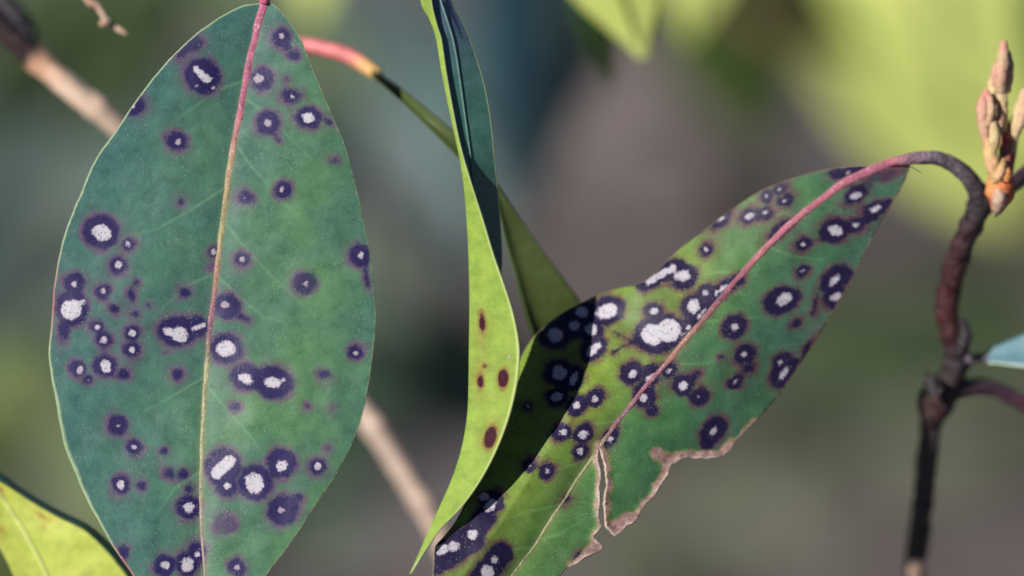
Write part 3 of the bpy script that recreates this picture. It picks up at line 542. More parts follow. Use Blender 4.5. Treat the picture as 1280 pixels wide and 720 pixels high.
# ------------------------------------------------------------------ twig with torn spotted leaf and flower buds
def right_twig():
    UM = [(1130, 204), (1112, 205.5), (1084, 207), (1063, 208), (1042, 210), (1018, 215), (997, 221), (974, 229), (952, 238), (932, 250), (915, 262), (897, 275), (881, 288), (866, 299), (851, 310), (838, 322), (828, 332), (815, 345), (800, 354), (780, 359), (762, 363), (742, 371), (724, 380), (706, 389), (690, 400), (676, 412), (664, 425), (652, 445), (640, 475), (625, 520), (606, 570), (588, 615), (570, 650), (556, 669), (545, 681), (543, 690), (541.5, 706), (541, 730), (548, 780), (572, 822)]
    TIP = [(572, 822), (610, 800), (655, 760), (690, 731)]
    T1 = [(690, 731), (701, 719), (709, 710), (716, 707), (723, 703), (731, 696), (742, 692), (750, 689), (754.5, 684), (752, 681), (747, 677), (743, 673), (741, 671), (744, 668), (750, 661), (753, 656), (750, 652), (748, 646), (749, 636), (749.5, 624), (749, 610), (751, 598), (750.5, 588), (748, 578), (747, 568), (749, 558.5)]
    T2 = [(749, 558.5), (751.5, 566), (754, 574), (757, 586), (757.5, 597), (759, 606), (757, 616), (755.5, 630), (756.5, 646), (757, 656), (760, 661), (764, 665), (768.5, 671), (773, 667), (779, 663), (785, 656), (793, 652), (800, 644), (803, 637), (807, 629), (816, 622), (823, 611), (829, 601), (834, 594), (838, 586), (840, 580), (845, 578), (851, 574), (860, 571), (868, 573), (877, 572), (883, 574), (890, 572), (904, 571), (908, 566), (914, 561), (919, 554)]
    LM = [(919, 554), (929, 543), (940, 531), (951, 520), (962, 508), (976, 491), (990, 470), (1004, 449), (1016, 431), (1027, 414), (1036, 400), (1047, 381), (1057, 364), (1065, 349), (1073, 333), (1084, 311), (1095, 289), (1106, 270), (1116, 254), (1128, 233), (1138, 209), (1137, 206)]
    um = spline(np.array(UM), 330); tp = spline(np.array(TIP), 40); lm = spline(np.array(LM), 150)
    def jag(a, k, amp):
        q = []
        for i in range(len(a) - 1):
            p0, p1 = np.array(a[i]), np.array(a[i + 1]); m = max(2, int(np.linalg.norm(p1 - p0) / 2.2))
            for j in range(m): q.append(p0 + (p1 - p0) * j / m)
        q = np.array(q); d = amp * np.c_[lownoise(q, 0.25, k), lownoise(q, 0.25, k + 7)]; d[0] = 0
        return q + d
    t1 = jag(T1, 1, 0.9); t2 = jag(T2, 3, 0.9)
    out = np.vstack([um[:-1], tp[:-1], t1, t2, lm])
    MR = np.array([(1137, 202), (1127, 201.5), (1098, 209), (1060, 226), (1035, 243), (1010, 262), (985, 283), (965, 302), (943, 325), (927, 343), (915, 356), (893, 383), (877, 402), (856, 426), (835, 452), (807, 483), (790, 505), (773, 525), (757, 547), (740, 573), (723, 595), (707, 621), (683, 657), (667, 683), (640, 719), (610, 765), (572, 820)], float)
    mr = spline(MR, 180)
    def depth(p):
        d, s, side = seg_dist(p, mr)
        zr = -7 + 15.0 * s - 1.5 * np.sin(math.pi * s) 
        # side<0 = upper-left half (photo), falls away from the camera; lower-right half falls gently
        up = side > 0
        fall_up = 0.1 * (0.20 * d + 0.0030 * d ** 2) * np.interp(s, [0, 0.25, 0.55, 0.75, 0.9, 1], [0.5, 0.75, 1.0, 0.55, 0.14, 0.05])
        fall_lo = 0.1 * (0.10 * d + 0.0012 * d ** 2)
        z = zr - np.where(up, fall_up, fall_lo)
        z += 0.8 * lownoise(p, 0.0085, 12) * np.clip(d / 50, 0, 1) + 0.16 * lownoise(p, 0.035, 15)
        z += np.where(up, 2.7 * np.clip((s - 0.47) / 0.15, 0, 1) * np.clip(d / 50, 0, 1), 0) * np.interp(s, [0, .85, 1], [1, 1, .6])
        z += 1.3 * np.exp(-((p[:, 0] - 800) / 45) ** 2 - ((p[:, 1] - 360) / 30) ** 2)
        # dead tissue along the tear shrinks and curls up
        e1, _, _ = seg_dist(p, t1[18:]); e2, _, _ = seg_dist(p, t2)
        e = np.minimum(e1, e2); z += 0.40 * np.clip(1 - e / 10, 0, 1) ** 1.5 + 0.40 * np.clip(1 - e / 12, 0, 1) * lownoise(p, 0.07, 20)
        z -= 0.14 * np.exp(-(d / 12) ** 2)
        return z
    S = [(901, 273, 19, 9.5, 38, [(901, 273, 5.5, 4, 40, .9)]), (937, 270, 15, 10, 25, [(937, 270, 6.5, 4.2, 25, .75)]), (955, 267, 12, 9, 20, [(955, 266, 3.8, 2.8, 30, .7)]),
         (974, 237, 11, 8, 30, [(974, 237, 3.2, 2.6, 0, .5)]), (959, 246, 10, 8, 30, [(958, 246, 3, 2.6, 0, .5)]), (982, 250, 12, 8.5, 30, [(981, 251, 3.2, 2.8, 0, .6)]), (883, 312, 11, 8, 40, [(882, 312, 3, 3.4, 0, .5)]),
         (1050, 216, 15, 7, 5, [(1060, 215, 3, 2.4, 30, .2)]), ('c', 1060, 214, 1082, 208, 5), (1103, 220, 20, 7, 15), (1070, 243, 17, 10, 32, [(1070, 244, 8.5, 5, 15)]), ('c', 1078, 238, 1086, 232, 6),
         (1094, 261, 18, 9.5, 20, [(1094, 261, 8.5, 4, 25)]), ('c', 1100, 258, 1112, 254, 6), (1043, 288, 20, 16, 20, [(1044, 288, 9.5, 6.8, -15)]), (1068, 282, 15, 9.5, 25, [(1070, 281, 5.5, 3.4, 30, .8)]), ('c', 1078, 277, 1092, 271, 6),
         (1004, 305, 11.5, 8.5, 25, [(1004, 305, 3.8, 3, 30, .8)]), ('c', 1015, 300, 1026, 300, 1.5), (975, 287, 19, 8.5, 40, [('c', 976, 290, 982, 283, 1.8, .2)]), (1003, 339, 10.5, 8.5, 30, [(1003, 339, 3.6, 3, 30, .6)]),
         (978, 375, 24, 17, 30, [(980, 374, 11.5, 7.8, 32)]), (962, 378, 9, 8, 0), (918, 408, 18, 14.5, 38, [(918, 409, 6.5, 4.6, 35, .65)]), (1043, 349, 23, 14, 45, [(1043, 350, 9.5, 4.6, 47)]), (1045, 371, 18, 16, 30, [(1045, 371, 8.5, 5.2, 15, .8)]), ('c', 1022, 368, 1016, 392, 1.8), (1058, 345, 10, 14, 20),
         (996, 404, 7.5, 4.5, 40), ('c', 888, 374, 925, 347, 8), (900, 363, 16, 9, 35, [('c', 895, 367, 907, 358, 3)]), (882, 366, 13, 11, 30, [(882, 366, 4.6, 4, 30)]), (867, 384, 17, 17, 0, [(867, 383, 8.2, 10, -10)]), ('c', 868, 404, 888, 382, 8, [('c', 872, 397, 881, 387, 2.2, .8)]), (861, 406, 9, 9, 0, [(861, 409, 3.6, 3, 40, .8)]), (854, 420, 6, 5, 40, [(853, 418, 3, 2, 40, .6)]),
         (824, 417, 33, 25, 12, [(816, 418, 15, 14, 0), (836, 413, 16, 15, 0)]), (845, 412, 14, 16, 0), (817, 389, 14, 11.5, 10, [(817, 389, 6, 4.8, 10, .95)]), ('c', 804, 354, 846, 333, 11, [('c', 811, 352, 841, 335, 5, .9)]), (855, 345, 19, 17, 20, [(853, 345, 10.5, 8, 15)]),
         (759, 389, 25, 18, 25, [(759, 389, 15.5, 10, 20)]), (739, 412, 17, 16, 0, [(739, 412, 8, 8.5, 0, .85)]), (727, 390, 16, 15, 0, [(727, 390, 8.5, 7.5, 0)]), (718, 407, 14, 13, 0, [(718, 407, 7.5, 6.5, 0, .8)]), (694, 419, 22, 18, 20, [(694, 419, 10, 9.5, 0, .8)]), (722, 400, 30, 20, 30), (758, 361, 7, 3, 15),
         (742, 437, 19, 14, 38, [('c', 737, 441, 747, 432, 5)]), (699, 466, 19, 18, 0, [(699, 466, 10, 9.5, 0, .8)]), (716, 473, 15, 18, -25, [(717, 474, 5, 9.5, -25)]), (696, 496, 15, 12, 20, [(696, 496, 8.5, 6.5, 20, .5)]), (660, 507, 6, 6, 0, [(660, 507, 3, 3, 0, .3)]),
         (790, 466, 16, 15, 30, [(791, 467, 6.5, 5.2, 20, .85)]), (814, 468, 13, 14, 0, [(812, 473, 4.6, 7, -40, .9)]), (836, 463, 12, 10, 30, [(836, 463, 5, 3.2, 35, .7)]), (806, 494, 15, 17, 0, [(804, 497, 6.2, 5.4, 35, .9)]), (815, 513, 8.5, 8, 0),
         (744, 497, 14, 11.5, 30, [(744, 498, 5, 4.6, 0, .8)]), (721, 507, 15, 12.5, 30, [(721, 507, 5.6, 5, 20, .8)]), ('c', 767, 415, 787, 425, 2.2), ('c', 767, 440, 792, 427, 2),
         (931, 443, 16, 13, 42, [(930, 443, 4.2, 4, 0, .8)]), (902, 446, 4.2, 3.6, 0), (935, 460, 10, 7, 45), (919, 478, 11.5, 8.5, 38, [(919, 477, 3.4, 2.6, 30, .4)]), (854, 481, 15, 13.5, 30, [(854, 482, 6.6, 6.2, 0)]), ('c', 862, 474, 873, 467, 4.5), (874, 496, 13.5, 11.5, 42, [(873, 496, 2.2, 2.2, 0, .1)]),
         (977, 452, 14, 11, 30, [(976, 452, 4.6, 3.4, 25, .8)]), (979, 467, 21, 14, 55, [(980, 466, 9.5, 4.6, 55)]), (992, 456, 11, 10, 40), (1010, 437, 17, 5.5, 60), (702, 540, 14.5, 11.5, 25, [(704, 540, 5.4, 4.4, 10, .8)]), (729, 542, 16, 12, 42, [(729, 543, 7, 5.6, 30, .95)]), (725, 564, 11.5, 10.5, 35, [(725, 564, 5, 4.6, 0, .9)]),
         (763, 548, 16, 9.5, 62, [(763, 549, 5, 4.4, 60, .9)]), (662, 582, 10.5, 9.5, 40, [(662, 582, 2, 2, 0, .1)]), (684, 589, 12, 10.5, 40, [(684, 589, 4.6, 3.8, 30, .5)]), (892, 538, 21, 14, 52, [(892, 539, 7.2, 4, 55, .9)]), ('c', 886, 546, 884, 556, 9),
         (616, 628, 18, 14, 55, [(613, 632, 10, 6.8, 52)]), (607, 622, 10, 9, 0, [(605, 621, 7, 6.5, 0, .5)]), ('c', 545, 700, 588, 674, 19, [(551, 687, 10, 7.5, 25, .95), (567, 683, 8, 6.6, 15, .9)]), ('c', 588, 672, 606, 646, 14, [(591, 668, 7.6, 6.6, 15)]),
         ('c', 626, 693, 602, 724, 16, [(618, 700, 5, 5.4, 0), (609, 715, 9, 9.6, 0)]), (708, 624, 6, 4.5, 40), (725, 698, 13, 8, 45, [(727, 696, 5.5, 3, 45, .8)]), ('c', 940, 532, 932, 541, 2)]
    veins = [[(930, 342), (900, 340), (870, 345), (845, 355)], [(1005, 268), (975, 268), (930, 280)], [(738, 575), (705, 585), (665, 600), (630, 615)], [(770, 528), (735, 530), (690, 545), (655, 560)], [(700, 632), (660, 640), (620, 652)], [(878, 402), (920, 400), (960, 395)], [(833, 455), (880, 455), (925, 440)], [(960, 308), (990, 320), (1030, 325)], [(672, 675), (700, 668), (730, 650)], [(810, 480), (780, 480), (740, 480)], [(665, 685), (640, 688), (600, 695)]]
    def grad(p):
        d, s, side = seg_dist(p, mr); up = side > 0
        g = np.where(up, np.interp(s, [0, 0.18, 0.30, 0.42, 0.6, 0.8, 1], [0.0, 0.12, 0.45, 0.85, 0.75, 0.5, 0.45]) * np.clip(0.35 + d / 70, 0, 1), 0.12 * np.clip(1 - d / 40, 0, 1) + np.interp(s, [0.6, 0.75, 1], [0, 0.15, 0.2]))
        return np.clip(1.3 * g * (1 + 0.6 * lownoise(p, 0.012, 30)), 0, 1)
    def rimred(p):
        return (0.35 + 0.5 * np.exp(-((p[:, 0] - 1020) / 45) ** 2)) * (p[:, 0] > 900)
    def grad2(p):
        d, s, side = seg_dist(p, mr)
        g = np.interp(s, [0, .15, .4, .6, 1], [0.95, 0.75, 0.4, 0.15, 0.1]) + np.where(side > 0, 0, 0.35 * np.clip(d / 90, 0, 1))
        return np.clip(g * np.where(side > 0, np.interp(s, [0, .3, .5], [1, .6, .25]), 1) * (1 + 0.7 * lownoise(p, 0.015, 44)), 0, 0.95)
    t = thing('flowering_twig', 'dark red twig bearing a torn spotted leaf and a pink flower-bud cluster', 'twig', (1143, 760, -34))
    stem = tube('stem', [(1139, 790, -46), (1143, 725, -43), (1149, 665, -39), (1156, 605, -35), (1162, 545, -31), (1170, 505, -28), (1186, 478, -26), (1196, 448, -24.5), (1192, 418, -23), (1184, 393, -22), (1188, 357, -20), (1200, 314, -17), (1215, 280, -15), (1228, 250, -14), (1238, 234, -14)], [17, 15.5, 13.5, 12.5, 13, 16, 17, 15, 14.5, 14.5, 14.5, 14, 13.5, 17, 12], M_bark, t, n=300, seg=26, rough=0.22, rscale=0.13, knots=((0.80, 0.012, 0.10), (0.90, 0.015, 0.14), (0.35, 0.012, 0.14), (0.28, 0.01, 0.1), (0.60, 0.012, 0.2), (0.52, 0.02, 0.45), (0.485, 0.02, 0.35), (0.66, 0.02, 0.12), (0.21, 0.015, 0.12)))
    tube('knot', [(1172, 492, -22), (1164, 478, -22), (1158, 468, -23)], [13, 9, 3], M_bark2, stem, n=30, seg=14, rough=0.25, rscale=0.2)
    tube('knot', [(1200, 440, -20), (1207, 420, -19), (1203, 398, -20)], [8, 9, 3], M_bark2, stem, n=30, seg=14, rough=0.2, rscale=0.2, seed=4)
    tube('bud_scar', [(1153, 655, -37.5), (1155, 648, -37.2), (1157, 641, -37.6)], [3, 6, 3], M_scar, stem, n=16, seg=10, rough=0.2)
    tube('side_branch', [(1178, 496, -26), (1205, 486, -27), (1235, 485, -28), (1262, 495, -29), (1290, 510, -30), (1340, 545, -33)], [14, 12, 10.5, 10, 10, 10], M_side, t, n=80, seg=16, rough=0.10, rscale=0.1)
    tube('side_branch', [(1232, 250, -14), (1252, 240, -15), (1270, 226, -17), (1300, 200, -20), (1340, 160, -24)], [13, 10.5, 10, 10, 10], M_side, t, n=70, seg=16, rough=0.10, rscale=0.1, seed=2)
    # the torn spotted leaf
    lf = blade_from_outline('leaf', out, depth, lambda p: std_attrs(p, S, mr, out, lambda q: np.where(seg_dist(q, lm)[0] < 8, 2.0, 0.5), veins, grad, [(t1[14:], 4.2), (t2, 5.6), (t2[-48:], 8.0), (lm[:14], 4.0), (np.array([(821, 566), (832, 573), (838, 580)]), 7.0), (np.array([(770, 660), (785, 648)]), 8.0), (np.array([(738, 690), (750, 684)]), 7)], rim_red=rimred, weak=[(1103, 220, 26, .55)], grad2=grad2), [M_right, M_under], t)
    lf['label'] = 'green leaf with white-centred purple spots and a brown torn lower margin'
    zz = depth(mr[:, :2]); pr = np.c_[mr[:, :2], zz - 0.02]
    tube('midrib', pr[::4], [6.2, 4.9, 4.2, 3.6, 3.3, 3.0, 2.8, 2.4, 2.1, 1.7, 1.0], M_rib_right, lf, n=320, seg=16, rough=0.24, rscale=0.13, squash=0.3)
    tube('petiole', [(1110, 204, pr[2, 2] + 0.3), (1128, 200, -6.6), (1146, 197.5, -7), (1166, 197, -8), (1186, 203, -9.5), (1204, 215, -11), (1218, 232, -12.5), (1226, 250, -13.5), (1224, 272, -14)], [5.0, 6.6, 7.8, 8.8, 9.6, 10.4, 11.6, 14, 10], M_petiole, lf, n=110, seg=20, rough=0.12, rscale=0.14, fleck=lambda s: max(0.0, 1 - abs(s - 0.42) / 0.36))
    tube('hair', [(1136, 207, -6.5), (1144, 211, -6), (1152, 216, -5.6)], [0.5, 0.5, 0.4], M_bark2, lf, n=12, seg=6)
    # flower-bud cluster
    bc = tube('bud_cluster', [(1246, 263, -11), (1249, 250, -10), (1250, 235, -9.5), (1250, 222, -9.5), (1250, 210, -10)], [7, 13, 18, 16, 8], M_node, t, n=50, seg=22, rough=0.12, rscale=0.12, knots=((0.35, 0.1, 0.12),))
    bc['label'] = 'pink and cream flower buds above an orange base'
    bd = lambda nm, path, rad, mat, sd, n=44: tube(nm, path, rad, mat, bc, n=n, seg=18, rough=0.20, rscale=0.17, seed=sd * 3.7)
    bd('leaf_scar', [(1250, 240, -8.4), (1248.5, 250, -8.0), (1246.5, 259, -8.6), (1244.5, 270, -10)], [8, 9, 6.5, 1.5], M_scar, 1)
    bd('bud_scale', [(1247, 226, -8.2), (1241, 206, -7.8), (1237, 188, -8), (1235, 172, -9)], [8, 9.5, 8, 4], M_scale, 2)
    bd('bud_scale', [(1256, 226, -7.6), (1258, 216, -7.4), (1258, 206, -8.4)], [7, 7, 2], M_node, 8)
    bd('bud_scale', [(1246, 224, -7), (1252, 212, -7), (1255, 198, -8)], [6, 6, 2], M_scale, 18)
    bd('bud_stalk', [(1254, 218, -9.6), (1257, 194, -9.8), (1258, 168, -10.2), (1256, 148, -11)], [8, 8.5, 6.5, 5], M_budstalk, 3)
    bd('bud_stalk', [(1259, 218, -10.6), (1264, 194, -11), (1268, 168, -11.4), (1272, 152, -12)], [6, 6, 5.5, 5], M_budstalk, 4)
    for q, (path, rad) in enumerate([
        ([(1254, 164, -10), (1253, 142, -9.4), (1252, 120, -9.4), (1253, 96, -10)], [5, 9.5, 9, 5]),
        ([(1251, 116, -9), (1252, 94, -8.4), (1254, 72, -8.6), (1255, 52, -9.4)], [6, 9.5, 9.5, 5]),
        ([(1259, 116, -10.4), (1261, 97, -10), (1261, 80, -10), (1259, 64, -10.4)], [5, 7, 7, 4]),
        ([(1246, 152, -10.4), (1242, 128, -10), (1241, 106, -9.8), (1246, 80, -10.2)], [5, 9, 8.5, 5]),
        ([(1246, 112, -9.4), (1244, 98, -9), (1246, 86, -9), (1249, 74, -9.6)], [5, 6.5, 6.5, 4]),
        ([(1234, 184, -9.2), (1230, 156, -8.6), (1228, 134, -8.6), (1233, 113, -9.4)], [6, 9.5, 10, 5]),
        ([(1240, 192, -7.8), (1243, 176, -7.2), (1243, 162, -7.4), (1240, 146, -8.6)], [6, 9, 8, 4]),
        ([(1236, 156, -7.8), (1239, 141, -7.2), (1238, 127, -7.4), (1234, 115, -8.4)], [5, 6.5, 6, 4]),
        ([(1248, 170, -8.6), (1250, 156, -8.4), (1251, 142, -8.6), (1250, 130, -9)], [4, 5.5, 5.5, 3]),
        ([(1264, 192, -10.6), (1268, 166, -10.2), (1275, 142, -10), (1283, 112, -10.8)], [5, 8.5, 11, 7]),
        ([(1270, 170, -9.6), (1276, 152, -9.2), (1281, 138, -9.4), (1284, 124, -10)], [5, 7.5, 7.5, 4]),
        ([(1276, 154, -12), (1284, 134, -11.5), (1290, 116, -12), (1294, 98, -12.5)], [5, 9, 9, 3])]):
        bd('flower_bud', path, [x * 0.80 for x in rad], M_bud if q % 3 else M_bud_cream, 20 + q)
    # second leaf of this twig at the frame edge, its sky reflection painted
    g = leaf_plain('leaf', [(1236, 447, -22), (1275, 442, -21), (1320, 436, -20), (1400, 430, -20), (1480, 428, -21)], [10, 30, 40, 42, 3], (0.15, 1, 0.7), [M_under, M_blue], t, rib_mat=M_blue_rib)
    g['label'] = 'pale blue-green leaf on a thin purple petiole'
    tube('petiole', [(1196, 456, -25), (1212, 449, -23.5), (1228, 447, -22.5), (1242, 447, -22.2)], [7, 6, 5.5, 5], M_petpurple, g, n=40, seg=12, rough=0.08)

M_blue_rib = stem_material('sky_tinted_rib', [(0, (0.14, 0.26, 0.33)), (1, (0.14, 0.26, 0.33))], 0.5, (0.3, 0.4, 0.45), 0.1, 0.1)  # rib carries the same painted sky blue as its blade
def leaf_plain(name, mid, halfw, across, mats, parent, nu=60, nv=25, curl=0.0, sag=0.15, rib=True, rib_mat=None):
    """simple two-sided leaf: midrib path, half-width profile (px), across = direction (px,py,mm/10) of the blade's width"""
    mp = spline(np.array(mid, float), nu); w = np.interp(np.linspace(0, 1, nu), np.linspace(0, 1, len(halfw)), halfw)
    w = np.convolve(np.r_[[w[0]] * 3, w, [w[-1]] * 3], np.ones(7) / 7, 'valid')
    a = np.array(across, float); a /= np.linalg.norm(a)
    T = np.gradient(mp * [1, 1, 10], axis=0); T /= np.linalg.norm(T, axis=1)[:, None]
    A = a - (T @ a)[:, None] * T; A /= np.linalg.norm(A, axis=1)[:, None]
    Nn = np.cross(T, A)
    rows = []
    for k in np.linspace(-1, 1, 9):
        q = mp * [1, 1, 10] + A * (w * k)[:, None] + Nn * (w * (sag * abs(k) + curl * k * k))[:, None]
        rows.append(q * [1, 1, 0.1])
    ob = None
    G = np.array(rows)                                # 9, nu, 3
    # direct grid (rows already sampled)
    W = P(G.transpose(1, 0, 2).reshape(-1, 3)).reshape(nu, 9, 3)
    du = np.gradient(W, axis=0); dv = np.gradient(W, axis=1); nn = np.cross(du, dv); nn /= np.linalg.norm(nn, axis=2)[:, :, None] + 1e-15
    B = (W - nn * 0.00028).reshape(-1, 3); A_ = W.reshape(-1, 3); N = nu * 9
    q4 = [(i * 9 + j, (i + 1) * 9 + j, (i + 1) * 9 + j + 1, i * 9 + j + 1) for i in range(nu - 1) for j in range(8)]
    back = [tuple(x + N for x in reversed(q)) for q in q4]; rim = []
    for i in range(nu - 1):
        for j, f in ((0, 1), (8, 0)):
            x, y = i * 9 + j, (i + 1) * 9 + j; rim.append((y, x, x + N, y + N) if f else (x, y, y + N, x + N))
    ob = new_mesh(name, np.vstack([A_, B]), q4 + back + rim, mats, parent, [0] * len(q4) + [1] * len(back) + [0] * len(rim), dict(along=np.zeros(2 * N)))
    if rib:
        tube('midrib', mp[::4], [max(halfw) * 0.06, max(halfw) * 0.035, 0.6], rib_mat or M_ribpale, ob, n=50, seg=8)
    return ob
M_ribpale = stem_material('pale_midrib', [(0, (0.46, 0.50, 0.18)), (1, (0.44, 0.50, 0.17))], 0.5, (0.6, 0.6, 0.4), 0.1, 0.1)
M_ribgreen = stem_material('green_midrib', [(0, (0.12, 0.17, 0.05)), (1, (0.09, 0.14, 0.04))], 0.5, (0.3, 0.4, 0.2), 0.1, 0.1)
M_petpurple = stem_material('purple_grey_petiole', [(0, (0.08, 0.06, 0.09)), (1, (0.12, 0.10, 0.14))], 0.5, (0.3, 0.28, 0.34), 0.2, 0.3)
M_bark2 = stem_material('knotty_bark', [(0, (0.020, 0.016, 0.020)), (1, (0.026, 0.02, 0.025))], 0.45, (0.25, 0.24, 0.3), 0.4, 0.8)
right_twig()

# ------------------------------------------------------------------ leaf with pink petiole behind the curled leaf
def pink_leaf():
    t = thing('pink_stalked_leaf', 'dark green leaf on a bright pink petiole behind the narrow folded leaf', 'leaf', (360, 50, -24))
    tube('petiole', [(345, 52, -26), (385, 57, -25), (415, 63, -24), (440, 72, -23.4), (468, 90, -22.5), (474, 95, -22)], [10, 10, 10, 10, 9, 6], M_pink, t, n=70, seg=18, rough=0.05)
    # blade starts edge-on and twists to show its dark face
    A = [(462, 84, -22.5), (500, 109, -15.5), (540, 141, -11), (578, 174, -10.5), (604, 205, -11), (628, 240, -13), (656, 282, -15), (683, 320, -15.6), (706, 351, -16.2), (724, 376, -17), (745, 420, -20), (758, 470, -33), (755, 540, -33)]
    C = [(464, 92, -23), (498, 118, -22), (536, 151, -21), (572, 184, -20), (598, 214, -19), (622, 248, -13.3), (640, 296, -14.8), (656, 342, -15), (670, 385, -15.6), (684, 425, -17.5), (706, 470, -24), (730, 510, -28), (755, 541, -33)]
    B = [(463, 94, -22), (495, 121, -15), (530, 155, -11), (564, 189, -10), (592, 220, -10.5), (618, 252, -13), (632, 305, -14), (646, 355, -14), (660, 405, -14.5), (676, 450, -16), (700, 490, -20), (728, 520, -27), (754, 542, -33)]
    for q in range(5): C[q] = (C[q][0], C[q][1], (A[q][2] + B[q][2]) / 2 - 0.3)
    b = sheet('leaf_blade', [A, C, B], [M_dg_spot, M_dg_spot], t, nu=120, nv=24)
    tube('midrib', np.array(C)[::2] - [0, 0, 0.1], [1.6, 1.6, 1.6, 1.2, 1], M_dg_spot, t, n=60, seg=8)
M_dg_spot = plain_leaf_material('blotched_dark_green_leaf', (0.050, 0.072, 0.020), (0.060, 0.088, 0.025), 0.5, 0.25, 0.04, spots=(0.02, 0.025, 0.012))
pink_leaf()

# ------------------------------------------------------------------ yellow-green leaf at lower left, underside towards us, margin rolled over
def corner_leaf():
    t = thing('yellow_leaf', 'sunlit yellow-green leaf underside with pale midrib below the broad spotted leaf', 'leaf', (150, 800, -16))
    ED = [(-140, 545, -15), (-60, 572, -12), (0, 600, -11), (20, 612, -11), (45, 628, -11), (75, 645, -11), (105, 660, -11), (128, 680, -11.5), (147, 702, -12), (165, 730, -13), (185, 800, -15), (186, 860, -17)]
    TP = [(-140, 530, -19), (-60, 560, -16), (0, 590, -14), (20, 605, -14), (45, 622, -14), (76, 640.5, -14), (106, 657, -13.5), (130, 678, -13.5), (149, 701, -13.5), (167, 729, -14), (187, 800, -16), (188, 860, -17.5)]
    MD = [(-140, 560, -18), (-60, 590, -16), (-8, 612, -15), (8, 630, -15), (22, 650, -14.8), (38, 678, -14.6), (50, 700, -14.5), (60, 722, -14.5), (72, 750, -14.6), (84, 775, -15), (120, 825, -16.5), (160, 870, -18)]
    LO = [(-140, 590, -17.00), (-80, 625, -14.20), (-30, 652, -14.20), (-15, 664, -14.20), (-4, 680, -14.20), (8, 700, -14.20), (17, 720, -14.20), (28, 745, -14.20), (40, 770, -14.20), (60, 800, -14.20), (100, 850, -16.00), (140, 885, -18.50)]
    S = [(53, 645, 2.6, 8.5, 60), (1, 611, 3, 6, 45), (55, 660, 2, 2.5, 0), (2, 662, 2, 3, 0)]
    def at(Q, uv):
        d = std_attrs(Q[:, :2], S, [(0, 0), (0, 1)], np.array([(900., 0), (901., 0), (901., 1)]), 2)
        d['vein'] = np.exp(-((uv[:, 1] - 0.667) / 0.012) ** 2); d['dark'] = np.where(uv[:, 1] < 0.34, -60, d['dark'])
        d['rim'] = np.full(len(Q), -5.0); d['grad'] = np.clip(0.5 + 0.8 * lownoise(Q[:, :2], 0.03, 4), 0, 1)
        return d
    sheet('leaf_blade', [ED, TP, MD, LO], [M_edge, M_corner_under], t, nu=200, nv=80, attrs_fn=at)
    md = np.array(MD, float)
    tube('midrib', np.c_[md[:, :2], md[:, 2] + 0.25], [2.6, 2.6, 2.4, 2.0], M_ribpale, t, n=90, seg=10)
M_edge = plain_leaf_material('dark_leaf_edge', (0.022, 0.055, 0.040), (0.028, 0.065, 0.045), 0.45, 0.3, 0.0)
M_corner_under = blade_material('bright_yellow_underside', (0.32, 0.385, 0.052), (0.35, 0.41, 0.062), (0.39, 0.43, 0.09), (0.16, 0.05, 0.02), (0.32, 0.2, 0.03), (0.6, 0.62, 0.25), rough=0.55, spec=0.3, speck=0.15, transl=0.0, halo_w=2.5, wob_amp=2, fine_amp=3)
corner_leaf()

# ------------------------------------------------------------------ bare twigs
t = thing('bare_twig', 'peeled tan twig with dark bark end passing behind the broad spotted leaf', 'twig', (600, 790, -70))
tube('stem', [(-60, -30, -36), (0, 32, -36), (40, 68, -37), (95, 116, -38), (140, 152, -40), (250, 262, -48), (350, 375, -54), (420, 464, -58), (460, 520, -60), (505, 590, -62), (545, 660, -64), (590, 760, -67), (610, 830, -70)], [17, 16, 15, 14.5, 14, 14, 14, 14.5, 14.5, 15, 15, 16, 16], M_tan, t, n=240, seg=22, rough=0.14, rscale=0.05, knots=((0.135, 0.012, 0.18), (0.22, 0.01, 0.12), (0.70, 0.012, 0.2), (0.80, 0.01, 0.14)))
t2 = thing('dead_shoot', 'dark bark shoot joining the tan twig at its upper end', 'twig', (-20, -20, -52))
tube('stem', [(-60, -60, -56), (-10, -6, -52), (18, 22, -50), (40, 48, -49)], [22, 20, 17, 9], M_bark2, t2, n=50, seg=16, rough=0.15)
fr = thing('dry_fragment', 'small dry tan flower-stalk fragment dangling above the tan twig', 'dried stalk', (104, -12, -22))
tube('stalk', [(100, -18, -22), (112, 2, -22), (121, 7, -22), (128, 18, -21.5), (134, 27, -21.5), (146, 35, -21), (158, 43, -21)], [4.5, 5, 4.5, 3, 3, 3.4, 2.5], M_dry, fr, n=70, seg=12, rough=0.3, rscale=0.2)
tube('seed_capsule', [(127, 30, -20.5), (131, 28, -20), (136, 25, -20.5)], [3.5, 5.8, 3], M_dry, fr, n=20, seg=12, rough=0.3, rscale=0.3)

